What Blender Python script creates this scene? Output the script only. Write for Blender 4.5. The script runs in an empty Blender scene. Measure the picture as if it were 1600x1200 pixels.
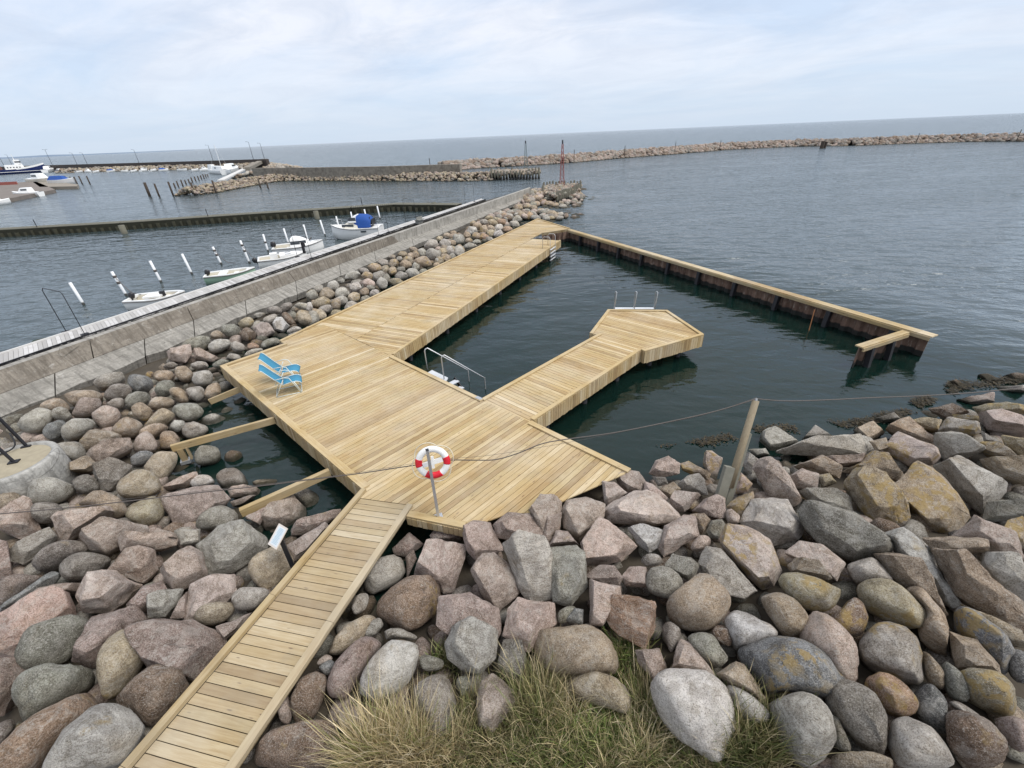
import bpy, bmesh, math, random
import numpy as np
from mathutils import Vector, noise, Matrix
from mathutils.geometry import convex_hull_2d
R = math.radians
S = bpy.context.scene
COL = S.collection
# ------------------------------------------------------------------ camera
H = 7.9; F = 685.0; PITCH = R(29.55); ROLL = math.atan2(70, 1600)
fw = Vector((0, math.cos(PITCH), -math.sin(PITCH)))
rt = Vector((1, 0, 0)); up = Vector((0, math.sin(PITCH), math.cos(PITCH)))
cr, sr = math.cos(ROLL), math.sin(ROLL)
cx = rt*cr - up*sr; cy = rt*sr + up*cr
CAMP = Vector((0, 0, H))
cam = bpy.data.objects.new('camera', bpy.data.cameras.new('camera'))
COL.objects.link(cam)
M = Matrix((cx, cy, -fw)).transposed().to_4x4(); M.translation = CAMP
cam.matrix_world = M
cam.data.lens = 36.0*F/1600; cam.data.sensor_width = 36; cam.data.clip_end = 90000; cam.data.clip_start = .05
S.camera = cam
# ------------------------------------------------------------------ light
S.view_settings.view_transform = 'Standard'; S.view_settings.look = 'None'
S.view_settings.gamma = 1; S.view_settings.exposure = 0.62
SUN_EL, SUN_AZ = R(60), R(108)
w = bpy.data.worlds.new('World'); S.world = w; w.use_nodes = True
def world():
    nt = w.node_tree; N = nt.nodes; L = nt.links; N.clear()
    out = N.new('ShaderNodeOutputWorld'); bg = N.new('ShaderNodeBackground'); bg.inputs[1].default_value = 0.1
    sky = N.new('ShaderNodeTexSky'); sky.sky_type = 'NISHITA'; sky.sun_disc = False
    sky.sun_elevation = SUN_EL; sky.sun_rotation = SUN_AZ; sky.dust_density = 2
    tc = N.new('ShaderNodeTexCoord'); sep = N.new('ShaderNodeSeparateXYZ'); L.new(tc.outputs['Generated'], sep.inputs[0])
    def mth(op, a, b=None, c=None):
        n = N.new('ShaderNodeMath'); n.operation = op
        for i, v in enumerate((a, b, c)):
            if v is None: continue
            if isinstance(v, (int, float)): n.inputs[i].default_value = v
            else: L.new(v, n.inputs[i])
        return n.outputs[0]
    zz = mth('ADD', mth('MAXIMUM', sep.outputs[2], 0.0), 0.13)
    u = mth('DIVIDE', sep.outputs[0], zz); v = mth('DIVIDE', sep.outputs[1], zz)
    cmb = N.new('ShaderNodeCombineXYZ'); L.new(mth('ADD', u, mth('MULTIPLY', v, .35)), cmb.inputs[0]); L.new(mth('MULTIPLY', v, 1.1), cmb.inputs[1])
    def nz(scale, det, rough, off, dist=0):
        mp = N.new('ShaderNodeMapping'); mp.inputs['Location'].default_value = (off, off*.7, off*.3); L.new(cmb.outputs[0], mp.inputs[0])
        n = N.new('ShaderNodeTexNoise'); n.inputs['Scale'].default_value = scale; n.inputs['Detail'].default_value = det
        n.inputs['Roughness'].default_value = rough; n.inputs['Distortion'].default_value = dist; L.new(mp.outputs[0], n.inputs[0]); return n.outputs[0]
    def ramp(s, pts):
        r = N.new('ShaderNodeValToRGB'); L.new(s, r.inputs[0]); e = r.color_ramp.elements
        while len(e) < len(pts): e.new(.5)
        for i, (p, c) in enumerate(pts):
            e[i].position = p; e[i].color = (c[0], c[1], c[2], 1) if isinstance(c, tuple) else (c, c, c, 1)
        return r.outputs[0]
    def mix(f, a, b, mode='MIX'):
        m = N.new('ShaderNodeMix'); m.data_type = 'RGBA'; m.blend_type = mode
        for i, vv in ((0, f), (6, a), (7, b)):
            if isinstance(vv, (int, float)): m.inputs[i].default_value = vv
            elif isinstance(vv, tuple): m.inputs[i].default_value = vv+(1,)
            else: L.new(vv, m.inputs[i])
        return m.outputs[2]
    # pale overcast: blue-white near the horizon, whiter aloft, soft streaks
    grad = ramp(sep.outputs[2], [(0.0, (4.5, 5.3, 6.3)), (.10, (4.4, 5.25, 6.5)), (.3, (4.6, 5.3, 6.6)), (.6, (5.8, 6.2, 7.1)), (1, (6.2, 6.5, 7.1))])
    c1 = ramp(nz(.50, 7, .6, 3.1, .6), [(.40, 0.0), (.60, 1.0)])
    c2 = ramp(nz(1.5, 8, .62, 9.3, .7), [(.42, 0.0), (.66, 1.0)])
    white = (6.3, 6.45, 6.95); dark = (3.7, 4.3, 5.4)
    fade = ramp(sep.outputs[2], [(0.01, .12), (.16, .95)])
    a = mix(mth('MULTIPLY', c1, fade), grad, white)
    a = mix(mth('MULTIPLY', mth('MULTIPLY', c2, fade), .5), a, dark)
    fin = mix(.12, a, sky.outputs[0])
    L.new(fin, bg.inputs[0]); L.new(bg.outputs[0], out.inputs[0])
world()
sl = bpy.data.lights.new('sun', 'SUN'); sl.energy = 2.0; sl.angle = R(30); sl.color = (1, .96, .9)
so = bpy.data.objects.new('sun', sl); COL.objects.link(so)
sdir = Vector((math.sin(SUN_AZ)*math.cos(SUN_EL), math.cos(SUN_AZ)*math.cos(SUN_EL), math.sin(SUN_EL)))
so.rotation_euler = sdir.to_track_quat('Z', 'Y').to_euler()

# ------------------------------------------------------------------ helpers
def ray(px, py):
    u = px-800; v = -(py-600); return (fw*F + cx*u + cy*v).normalized()
def at(px, py, z=0.0):
    d = ray(px, py); return CAMP + d*((z-H)/d.z)
def height(base, px, py):
    """world point above `base` that is seen at picture height (px, py)"""
    d = ray(px, py); t = math.hypot(base.x, base.y)/math.hypot(d.x, d.y); return H + d.z*t
class MB:
    def __init__(s): s.v = []; s.f = []; s.c = []; s.col = None
    def add(s, vs, fs):
        o = len(s.v); s.v += [tuple(x) for x in vs]; s.f += [tuple(i+o for i in f) for f in fs]
        if s.col is not None: s.c += [s.col]*len(vs)
    def prism(s, poly, z0, z1):
        n = len(poly)
        if sum(poly[i][0]*poly[(i+1) % n][1]-poly[(i+1) % n][0]*poly[i][1] for i in range(n)) < 0: poly = poly[::-1]
        vs = [(p[0], p[1], z0) for p in poly]+[(p[0], p[1], z1) for p in poly]
        fs = [tuple(range(n-1, -1, -1)), tuple(range(n, 2*n))]+[(i, (i+1) % n, n+(i+1) % n, n+i) for i in range(n)]
        s.add(vs, fs)
    def box(s, c, sx, sy, sz, rz=0, m=None):
        q = Matrix.Rotation(rz, 3, 'Z') if m is None else m; c = Vector(c)
        vs = [c+q@Vector((a*sx/2, b*sy/2, d*sz/2)) for d in (-1, 1) for a, b in ((-1, -1), (1, -1), (1, 1), (-1, 1))]
        s.add(vs, [(3, 2, 1, 0), (4, 5, 6, 7), (0, 1, 5, 4), (1, 2, 6, 5), (2, 3, 7, 6), (3, 0, 4, 7)])
    def beam(s, a, b, wd, ht, upv=(0, 0, 1)):
        a = Vector(a); b = Vector(b); x = (b-a); l = x.length; x.normalize(); y = Vector(upv).cross(x)
        if y.length < 1e-4: y = Vector((0, 1, 0)).cross(x)
        y.normalize(); z = x.cross(y); s.box((a+b)/2, l, wd, ht, m=Matrix((x, y, z)).transposed())
    def tube(s, pts, r, n=8, cap=True, r2=None):
        pts = [Vector(p) for p in pts]; k = len(pts); rings = []
        t0 = (pts[1]-pts[0]).normalized(); y = t0.orthogonal().normalized()
        for i, p in enumerate(pts):
            t = (pts[min(i+1, k-1)]-pts[max(i-1, 0)]).normalized(); y = (y-t*y.dot(t)).normalized(); z = t.cross(y)
            rr = r if r2 is None else r+(r2-r)*i/(k-1)
            rings.append([p+(y*math.cos(2*math.pi*j/n)+z*math.sin(2*math.pi*j/n))*rr for j in range(n)])
        vs = [q for g in rings for q in g]
        fs = [(i*n+j, i*n+(j+1) % n, (i+1)*n+(j+1) % n, (i+1)*n+j) for i in range(k-1) for j in range(n)]
        if cap: fs += [tuple(range(n-1, -1, -1)), tuple(range((k-1)*n, k*n))]
        s.add(vs, fs)
    def loft(s, rings, closed=True, caps=True):
        n = len(rings[0]); vs = [q for g in rings for q in g]; m = n if closed else n-1
        fs = [(i*n+j, i*n+(j+1) % n, (i+1)*n+(j+1) % n, (i+1)*n+j) for i in range(len(rings)-1) for j in range(m)]
        if caps and closed: fs += [tuple(range(n-1, -1, -1)), tuple(range((len(rings)-1)*n, len(rings)*n))]
        s.add(vs, fs)
    def build(s, name, mat, parent=None, smooth=False):
        me = bpy.data.meshes.new(name); me.from_pydata(s.v, [], s.f)
        if s.c:
            ca = me.color_attributes.new('Col', 'FLOAT_COLOR', 'POINT'); ca.data.foreach_set('color', np.array(s.c, 'f').ravel())
        me.materials.append(mat)
        if smooth: me.polygons.foreach_set('use_smooth', [True]*len(me.polygons))
        me.update(); o = bpy.data.objects.new(name, me); COL.objects.link(o)
        if parent is not None: o.parent = parent; o.matrix_parent_inverse = Matrix.Translation(-parent.location) if parent.type == 'EMPTY' else Matrix()
        return o
def tag(o, label=None, cat=None, group=None, kind=None):
    if label: o['label'] = label
    if cat: o['category'] = cat
    if group: o['group'] = group
    if kind: o['kind'] = kind
    return o
def empty(name, loc, label, cat, group=None):
    o = bpy.data.objects.new(name, None); COL.objects.link(o); o.location = loc; o.empty_display_size = .1
    return tag(o, label, cat, group)
ORD = ['nearest', 'second nearest', 'third nearest', 'fourth nearest', 'fifth nearest', 'sixth nearest', 'seventh nearest', 'eighth nearest', 'ninth nearest', 'tenth nearest']
# ------------------------------------------------------------------ materials
class NT:
    def __init__(s, name):
        s.m = bpy.data.materials.new(name); s.m.use_nodes = True; s.t = s.m.node_tree; s.N = s.t.nodes; s.L = s.t.links
        s.b = s.N['Principled BSDF']; s.geo = s.N.new('ShaderNodeNewGeometry'); s.pos = s.geo.outputs['Position']
    def put(s, inp, v):
        if isinstance(v, (int, float)): inp.default_value = v
        elif isinstance(v, tuple): inp.default_value = v+(1,) if len(v) == 3 and inp.type == 'RGBA' else v
        else: s.L.new(v, inp)
    def map(s, scale, rot=0, loc=(0, 0, 0), src=None):
        n = s.N.new('ShaderNodeMapping'); n.vector_type = 'POINT'; n.inputs['Scale'].default_value = (scale,)*3 if isinstance(scale, (int, float)) else scale
        n.inputs['Location'].default_value = loc
        if rot:
            # x' runs along the direction `rot`, y' across it
            cb = s.N.new('ShaderNodeCombineXYZ')
            for i, ax in enumerate(((math.cos(rot), math.sin(rot), 0), (-math.sin(rot), math.cos(rot), 0), (0, 0, 1))):
                d = s.N.new('ShaderNodeVectorMath'); d.operation = 'DOT_PRODUCT'; s.L.new(src or s.pos, d.inputs[0]); d.inputs[1].default_value = ax; s.L.new(d.outputs['Value'], cb.inputs[i])
            s.L.new(cb.outputs[0], n.inputs[0])
        else: s.L.new(src or s.pos, n.inputs[0])
        return n.outputs[0]
    def noise(s, scale, det=4, rough=.55, vec=None, dist=0):
        n = s.N.new('ShaderNodeTexNoise'); n.inputs['Scale'].default_value = scale; n.inputs['Detail'].default_value = det
        n.inputs['Roughness'].default_value = rough; n.inputs['Distortion'].default_value = dist; s.L.new(vec or s.pos, n.inputs[0]); return n.outputs[0]
    def vor(s, scale, vec=None, feat='F1', out=0):
        n = s.N.new('ShaderNodeTexVoronoi'); n.feature = feat; n.inputs['Scale'].default_value = scale; s.L.new(vec or s.pos, n.inputs[0]); return n.outputs[out]
    def math(s, op, a, b=None, c=None, clamp=False):
        n = s.N.new('ShaderNodeMath'); n.operation = op; n.use_clamp = clamp
        for i, v in enumerate((a, b, c)):
            if v is not None: s.put(n.inputs[i], v)
        return n.outputs[0]
    def ramp(s, src, pts):
        r = s.N.new('ShaderNodeValToRGB'); s.L.new(src, r.inputs[0]); e = r.color_ramp.elements
        while len(e) < len(pts): e.new(.5)
        for i, (p, c) in enumerate(pts):
            e[i].position = p; e[i].color = (c[0], c[1], c[2], 1) if isinstance(c, tuple) else (c, c, c, 1)
        return r.outputs[0]
    def mix(s, f, a, b, mode='MIX'):
        m = s.N.new('ShaderNodeMix'); m.data_type = 'RGBA'; m.blend_type = mode
        s.put(m.inputs[0], f); s.put(m.inputs[6], a); s.put(m.inputs[7], b); return m.outputs[2]
    def bump(s, h, strength=.3, dist=.02, nrm=None):
        n = s.N.new('ShaderNodeBump'); n.inputs['Strength'].default_value = strength; n.inputs['Distance'].default_value = dist
        s.L.new(h, n.inputs['Height'])
        if nrm: s.L.new(nrm, n.inputs['Normal'])
        return n.outputs[0]
    def set(s, **k):
        for a, v in k.items(): s.put(s.b.inputs[a.replace('_', ' ')], v)
        return s.m
def simple(name, col, rough=.6, metal=0, var=.12, scale=6, bump=.1):
    n = NT(name); f = n.noise(scale, 5)
    c = n.mix(f, tuple(x*(1-var) for x in col), tuple(min(1, x*(1+var)) for x in col))
    n.set(Base_Color=c, Roughness=rough, Metallic=metal)
    if bump: n.put(n.b.inputs['Normal'], n.bump(n.noise(scale*8, 4), bump, .004))
    return n.m
_wood = {}
def wood(ang, tone=1.0, vertical=False, grey=0.0, key=''):
    k = (round(ang, 2), tone, vertical, grey)
    if k in _wood: return _wood[k]
    n = NT('pine_boards'); ri = n.geo.outputs['Random Per Island']
    off = n.N.new('ShaderNodeVectorMath'); off.operation = 'ADD'; cb = n.N.new('ShaderNodeCombineXYZ')
    for i in range(3): n.L.new(n.math('MULTIPLY', ri, 37.0+11*i), cb.inputs[i])
    if vertical: v0 = n.map((14, 14, .8))
    else: v0 = n.map((.8, 14, 14), rot=ang+1e-4)
    n.L.new(v0, off.inputs[0]); n.L.new(cb.outputs[0], off.inputs[1]); v = off.outputs[0]
    g = n.noise(2.2, 6, .65, v, .6); g2 = n.noise(7, 3, .6, v)
    base = n.ramp(ri, [(0, (.31, .215, .10)), (.2, (.42, .305, .155)), (.45, (.49, .37, .19)), (.7, (.45, .35, .18)), (.9, (.56, .45, .27)), (1, (.62, .53, .37))])
    c = n.mix(n.ramp(g, [(.38, 0.0), (.7, 1.0)]), base, n.mix(1.0, base, (.72, .62, .47), 'MULTIPLY'))
    c = n.mix(n.math('MULTIPLY', g2, .35), c, n.mix(1.0, c, (.8, .76, .66), 'MULTIPLY'))
    kn = n.vor(1.0, n.map((2.2, 9, 9) if not vertical else (9, 9, 2.2), rot=0 if vertical else ang+1e-4), 'F1')
    c = n.mix(n.ramp(kn, [(.06, .9), (.13, 0.0)]), c, (.13, .07, .03))
    st = n.noise(.55, 4, .6); c = n.mix(n.ramp(st, [(.42, 0.0), (.7, .38)]), c, (.58, .53, .43))
    st2 = n.noise(1.3, 5, .6, n.map(1, loc=(5, 3, 1))); c = n.mix(n.ramp(st2, [(.53, 0.0), (.72, .42)]), c, (.28, .23, .15))
    if grey: c = n.mix(grey, c, (.42, .39, .33))
    if tone != 1: c = n.mix(1.0, c, (tone, tone, tone), 'MULTIPLY')
    n.set(Base_Color=c, Roughness=.72, Normal=n.bump(n.math('ADD', g, n.math('MULTIPLY', g2, .5)), .25, .004))
    _wood[k] = n.m; return n.m
def rockmat():
    n = NT('granite'); at_ = n.N.new('ShaderNodeAttribute'); at_.attribute_name = 'Col'; base = at_.outputs[0]; lich = at_.outputs[3]
    oi = n.N.new('ShaderNodeObjectInfo'); rnd = oi.outputs['Random']
    big = n.noise(1.6, 5, .6); mid = n.noise(6, 6, .65, None, .6); fine = n.noise(55, 4, .75); sp = n.noise(130, 2, .8)
    c = n.mix(n.ramp(big, [(.3, 0.0), (.7, 1.0)]), n.mix(1.0, base, (.80, .78, .77), 'MULTIPLY'), n.mix(1.0, base, (1.24, 1.22, 1.19), 'MULTIPLY'))
    c = n.mix(n.ramp(mid, [(.44, 0.0), (.58, 1.0)]), c, n.mix(1.0, c, n.mix(rnd, (.62, .60, .58), (.86, .85, .83)), 'MULTIPLY'))
    c = n.mix(n.ramp(fine, [(.40, .85), (.49, 0.0)]), c, n.mix(1.0, c, (.42, .40, .38), 'MULTIPLY'))
    blot = n.noise(3.3, 7, .72, n.map(1, loc=(31, 5, 8)), .9); c = n.mix(n.math('MULTIPLY', n.ramp(blot, [(.52, 0.0), (.57, 1.0)]), n.ramp(rnd, [(.0, .15), (1, .6)])), c, n.mix(.5, c, (.66, .63, .57)))
    c = n.mix(n.math('MULTIPLY', n.ramp(blot, [(.40, 1.0), (.45, 0.0)]), .55), c, n.mix(1.0, c, (.55, .52, .46), 'MULTIPLY'))
    c = n.mix(n.ramp(fine, [(.54, 0.0), (.64, .75)]), c, n.mix(.65, c, (.68, .65, .60)))
    c = n.mix(n.ramp(sp, [(.60, 0.0), (.72, .6)]), c, (.06, .055, .05))
    # layered grain on some stones
    lay = n.noise(3.2, 6, .7, n.map((1, .35, 4.5), rot=.6), 1.4)
    c = n.mix(n.math('MULTIPLY', n.ramp(lay, [(.46, 0.0), (.54, 1.0)]), n.ramp(rnd, [(.5, 0.0), (.8, .6)])), c, n.mix(1.0, c, (.60, .58, .56), 'MULTIPLY'))
    wv = n.N.new('ShaderNodeVectorMath'); wv.operation = 'ADD'; nn_ = n.N.new('ShaderNodeTexNoise'); nn_.inputs['Scale'].default_value = 2.5; nn_.inputs['Detail'].default_value = 5; n.L.new(n.pos, nn_.inputs[0]); n.L.new(nn_.outputs[1], wv.inputs[0]); n.L.new(n.pos, wv.inputs[1])
    ck = n.vor(1.1, wv.outputs[0], 'DISTANCE_TO_EDGE'); ckm = n.math('MULTIPLY', n.ramp(ck, [(.0, 1.0), (.012, 0.0)]), n.ramp(n.noise(1.1, 2), [(.60, 0.0), (.66, .5)]))
    c = n.mix(ckm, c, (.09, .08, .07))
    # pale veins, dark stains
    vn = n.noise(2.1, 5, .6, n.map((1, 1.6, 3), loc=(7, 1, 3)), 1.2)
    vm = n.ramp(vn, [(.485, 0.0), (.5, .8), (.515, 0.0)])
    c = n.mix(n.math('MULTIPLY', vm, n.ramp(n.noise(.9, 2), [(.45, 0.0), (.65, .75)])), c, (.60, .57, .52))
    stn = n.noise(.8, 5, .65, n.map(1, loc=(20, 7, 3)), .5)
    c = n.mix(n.ramp(stn, [(.55, 0.0), (.72, .55)]), c, n.mix(1.0, c, (.72, .58, .40), 'MULTIPLY'))
    # lichen: orange and pale patches (amount comes per stone)
    ln = n.math('SUBTRACT', n.math('ADD', n.noise(9, 7, .75, n.map(1, loc=(3, 9, 2)), .3), .17), n.math('MULTIPLY', n.vor(7, n.map(1, loc=(1, 1, 1)), 'SMOOTH_F1'), .42)); l2 = n.noise(1.7, 3, .6, n.map(1, loc=(13, 2, 2)))
    lm = n.math('MULTIPLY', n.ramp(ln, [(.47, 0.0), (.50, 1.0)]), n.ramp(n.math('ADD', l2, n.math('MULTIPLY', lich, .30)), [(.68, 0.0), (.80, 1.0)]))
    c = n.mix(n.math('MULTIPLY', lm, .72), c, n.mix(n.noise(30, 3), (.28, .17, .04), (.50, .38, .16)))
    w2 = n.math('MULTIPLY', n.ramp(n.noise(18, 5, .7), [(.60, 0.0), (.65, 1.0)]), n.ramp(n.noise(2.3, 3, .6, n.map(1, loc=(1, 22, 5))), [(.52, 0.0), (.62, .7)]))
    c = n.mix(w2, c, (.55, .54, .49))
    # algae and wetness close to the water level
    z = n.N.new('ShaderNodeSeparateXYZ'); n.L.new(n.pos, z.inputs[0])
    wet = n.math('ADD', z.outputs[2], n.math('MULTIPLY', n.noise(3, 3), .18))
    wm = n.ramp(wet, [(.20, 1.0), (.36, 0.0)])
    c = n.mix(n.math('MULTIPLY', wm, .85), c, (.022, .022, .012))
    h = n.math('ADD', n.math('ADD', n.math('MULTIPLY', n.noise(9, 8, .75), 1.1), n.math('MULTIPLY', fine, .3)), n.math('MULTIPLY', ckm, -.5))
    n.set(Base_Color=c, Roughness=.88, Normal=n.bump(h, 1.0, .08)); n.b.inputs['Specular IOR Level'].default_value = .3
    return n.m
ROCK = rockmat()
def concrete(name, a, b, dirt=.5, z0=None):
    n = NT(name); f = n.noise(1.1, 6, .65, None, .6); g = n.noise(14, 6, .7); sp = n.noise(60, 3, .8)
    c = n.mix(f, a, b); c = n.mix(n.ramp(g, [(.45, 0.0), (.7, dirt)]), c, tuple(x*.45 for x in a))
    c = n.mix(n.ramp(sp, [(.56, 0.0), (.7, .5)]), c, (.5, .48, .43))
    c = n.mix(n.ramp(n.noise(2.6, 6, .7, n.map(1, loc=(4, 4, 9)), 1.5), [(.58, 0.0), (.66, .5)]), c, (.52, .50, .46))
    c = n.mix(n.ramp(n.noise(.7, 5, .7, n.map((1, 1, 3), loc=(9, 1, 2)), .8), [(.5, 0.0), (.7, .5)]), c, tuple(x*.55 for x in a))
    stk = n.noise(2.4, 6, .65, n.map((.35, 3.2, .5), rot=R(67)), .5); c = n.mix(n.ramp(n.noise(3.0, 6, .7, n.map((2.2, .3, .4), rot=R(67))), [(.46, 0.0), (.62, .75)]), c, tuple(x*.5 for x in a)); c = n.mix(n.ramp(stk, [(.46, 0.0), (.66, .6)]), c, tuple(x*.62 for x in a))
    ck = n.vor(.8, n.map((1, 1, 1), rot=.3), 'DISTANCE_TO_EDGE'); cm = n.math('MULTIPLY', n.ramp(ck, [(.0, 1.0), (.010, 0.0)]), n.ramp(n.noise(.9, 2), [(.56, 0.0), (.62, .7)])); c = n.mix(cm, c, (.04, .036, .03))
    c = n.mix(n.ramp(n.noise(1.7, 7, .72, n.map(1, loc=(8, 3, 3)), 1.0), [(.56, 0.0), (.60, .5)]), c, tuple(x*.62 for x in b))
    n.set(Base_Color=c, Roughness=.9, Normal=n.bump(n.math('ADD', g, n.math('MULTIPLY', f, 2.0)), .9, .04)); return n.m
def water():
    n = NT('sea_water'); N = n.N; L = n.L
    d = N.new('ShaderNodeVectorMath'); d.operation = 'LENGTH'; L.new(n.pos, d.inputs[0]); dist = d.outputs['Value']
    # calm inside the basin and harbour, rougher outside
    a = n.noise(.33, 1, .4, n.map((1, 2.0, 1), rot=R(-14)), .4)
    b = n.noise(.8, 2, .42, n.map((1, 1.8, 1), rot=R(-8)), .5)
    c = n.noise(3.0, 2, .45, n.map((1, 1.6, 1), rot=R(-20)), .4)
    sep = N.new('ShaderNodeSeparateXYZ'); L.new(n.pos, sep.inputs[0])
    # offshore side of the pile wall: x + .47*y > 27.8
    pv = n.math('ADD', sep.outputs[0], n.math('MULTIPLY', sep.outputs[1], .455))
    gust = n.ramp(n.noise(.05, 3, .6, n.map((1, 2.5, 1), rot=R(15))), [(.3, .55), (.7, 1.25)])
    off = n.ramp(n.math('DIVIDE', n.math('SUBTRACT', pv, 21.0), 10), [(0.15, 0.0), (.85, 1.0)])
    # harbour side of the concrete wall: behind the line through (-14,14) with direction 67 degrees
    hv = n.math('SUBTRACT', n.math('MULTIPLY', n.math('ADD', sep.outputs[0], 17.7), -.927), n.math('MULTIPLY', n.math('SUBTRACT', sep.outputs[1], 13.5), -.376))
    harb = n.ramp(n.math('DIVIDE', hv, 4), [(.0, 0.0), (.9, 1.0)])
    off = n.math('MAXIMUM', n.math('MAXIMUM', off, n.math('MULTIPLY', harb, .6)), n.ramp(n.math('DIVIDE', dist, 200), [(.45, 0.0), (.75, .95)]))
    near_amp = n.math('ADD', .16, n.math('MULTIPLY', off, 1.0))
    h = n.math('ADD', n.math('MULTIPLY', a, n.math('MULTIPLY', off, 1.3)), n.math('ADD', n.math('MULTIPLY', b, 1.0), n.math('MULTIPLY', c, .26)))
    far = n.ramp(n.math('DIVIDE', dist, 400), [(0.0, 0.0), (.12, .5), (1, 1.0)])
    h = n.math('MULTIPLY', h, n.math('MULTIPLY', near_amp, gust))
    big = n.noise(.16, 3, .55, n.map((1, 2.4, 1), rot=R(10)), .3)
    h = n.math('ADD', h, n.math('MULTIPLY', n.math('MULTIPLY', big, far), 2.5))
    bp = n.bump(h, 1.0, WAVE)
    gl = N.new('ShaderNodeBsdfGlossy'); gl.inputs['Color'].default_value = (.93, .95, .96, 1)
    n.put(gl.inputs['Roughness'], n.math('ADD', .07, n.math('MULTIPLY', far, .10))); L.new(bp, gl.inputs['Normal'])
    tr = N.new('ShaderNodeBsdfTransparent'); tr.inputs[0].default_value = (.28, .36, .34, 1)
    df = N.new('ShaderNodeBsdfDiffuse'); n.put(df.inputs[0], n.mix(off, (.009, .031, .025), (.082, .108, .122)))
    body = N.new('ShaderNodeMixShader'); n.put(body.inputs[0], n.math('ADD', .42, n.math('MULTIPLY', off, .40))); L.new(tr.outputs[0], body.inputs[1]); L.new(df.outputs[0], body.inputs[2])
    fr = N.new('ShaderNodeFresnel'); fr.inputs[0].default_value = 1.44; L.new(bp, fr.inputs['Normal'])
    mx = N.new('ShaderNodeMixShader'); L.new(n.math('MULTIPLY', n.math('MINIMUM', fr.outputs[0], .72), .95), mx.inputs[0]); L.new(body.outputs[0], mx.inputs[1]); L.new(gl.outputs[0], mx.inputs[2])
    L.new(mx.outputs[0], N['Material Output'].inputs[0]); return n.m
WAVE = .27
M_water = water()
M_galv = simple('galvanised_steel', (.50, .51, .52), .38, .6, .15, 20)
M_darksteel = simple('dark_steel', (.022, .022, .026), .55, .3, .3, 5)
M_black = simple('black_plastic', (.02, .02, .022), .4)
M_white = simple('white_gelcoat', (.80, .80, .78), .28, 0, .04, 3, .03)
M_offw = simple('cream_gelcoat', (.66, .62, .52), .4, 0, .08, 5, .03)
M_green = simple('mint_gelcoat', (.30, .44, .33), .35, 0, .06, 5, .03)
M_anti = simple('dark_antifouling', (.03, .035, .04), .6)
M_glass = simple('tinted_glass', (.05, .06, .07), .08, 0, .1, 3, 0)
M_bluecloth = simple('blue_canvas', (.01, .065, .28), .8, 0, .2, 9, .2)
M_chairblue = simple('turquoise_sling', (.035, .21, .34), .65, 0, .1, 30, .2)
M_chairframe = simple('pale_frame', (.62, .68, .66), .35, .1, .05)
M_red = simple('red_paint', (.62, .015, .03), .4, 0, .06)
M_whitep = simple('white_paint', (.78, .78, .76), .45, 0, .05)
M_rope = simple('pale_rope', (.62, .57, .45), .8)
M_cable = simple('grey_cable', (.10, .085, .075), .7)
M_pile = simple('tarred_pile', (.055, .042, .032), .9, 0, .4, 8, .5)
M_navy = simple('navy_hull', (.008, .02, .10), .35)
M_dirt = simple('dark_soil', (.06, .05, .04), .95, 0, .4, 3, .5)
M_ramp = simple('weathered_walkway', (.56, .55, .53), .8, 0, .12, 9, .2)
# ------------------------------------------------------------------ terrain
CP = '''0 640 1.0;100 625 .9;250 560 .7;350 515 .65;450 475 .6;550 435 .6;650 390 .6;750 345 .7;830 300 .9;900 290 .6
150 680 .9;250 640 .7;300 600 .5;340 560 .4;450 525 .35;560 475 .3;660 425 .3;760 370 .3;835 335 .4;900 318 .1;870 338 .25;890 300 .7;860 300 .9;895 335 -.05;905 305 .4
30 720 1;100 760 1;220 760 .8;320 740 .3;360 750 .1;395 700 -.5;360 650 -.1;330 690 .3;450 765 0;480 800 .1;540 790 -.5;440 720 -.8;500 740 -.8
350 830 .6;450 850 .5;250 850 .9;100 850 1;0 900 1.1;200 950 .9;350 950 .7;100 1050 1;250 1100 .8;0 1150 1;100 1200 .9
560 950 .5;620 880 .3;650 830 0;720 860 .5;760 830 .7;850 820 .75;900 790 .75;960 760 .8;990 745 .6;1050 740 .5;1000 710 -.2;1060 700 -.1;1100 690 0;1180 665 .05;1160 640 -.6;1250 665 .1;1330 660 .1;1400 630 0;1480 600 0;1600 585 0;1450 560 -.9;1600 555 -1
1130 780 .9;1250 750 .9;1400 700 .9;1550 650 .8;1600 700 1.2;1400 850 1.4;1550 900 1.5;1300 950 1.4;1100 900 1.1;900 900 1;750 950 .8;600 1050 .6;700 1100 .6;850 1120 .6;1000 1150 .7;1200 1100 1.1;1400 1100 1.3;1600 1150 1.4;800 1200 .5;500 1200 .5;800 1400 .6;300 1400 .7;1400 1400 1.2
700 520 -2.5;850 450 -2.5;950 640 -1.8;1100 600 -1.6;1250 600 -1.5;980 680 -.9;1150 640 -.8;1300 625 -.8;900 400 -3;1000 300 -3;1300 400 -3;1600 450 -3;640 590 -2.5;560 650 -1.6;700 700 -1.6;500 600 -1.6;620 760 -1;0 490 -3;300 410 -3;600 330 -3;400 300 -3'''
CPW = []
for t in CP.replace('\n', ';').split(';'):
    a, b, c = map(float, t.split()); p = at(a, b, c); CPW.append((p.x, p.y, c))
CPW += [(0, -3, .7), (-6, -3, .9), (6, -3, 1.1), (-14, 0, 1), *[(q.x, q.y, -3) for q in [at(a_, b_, 0) for a_, b_ in ((920, 300), (960, 330), (940, 360), (910, 280), (860, 275), (800, 280), (760, 300), (800, 285), (700, 250), (900, 240), (1100, 260), (600, 300))]], (14, -2, 1.3), (25, 8, .6), (22, 0, 1.2)]
CPA = np.array(CPW)
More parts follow.
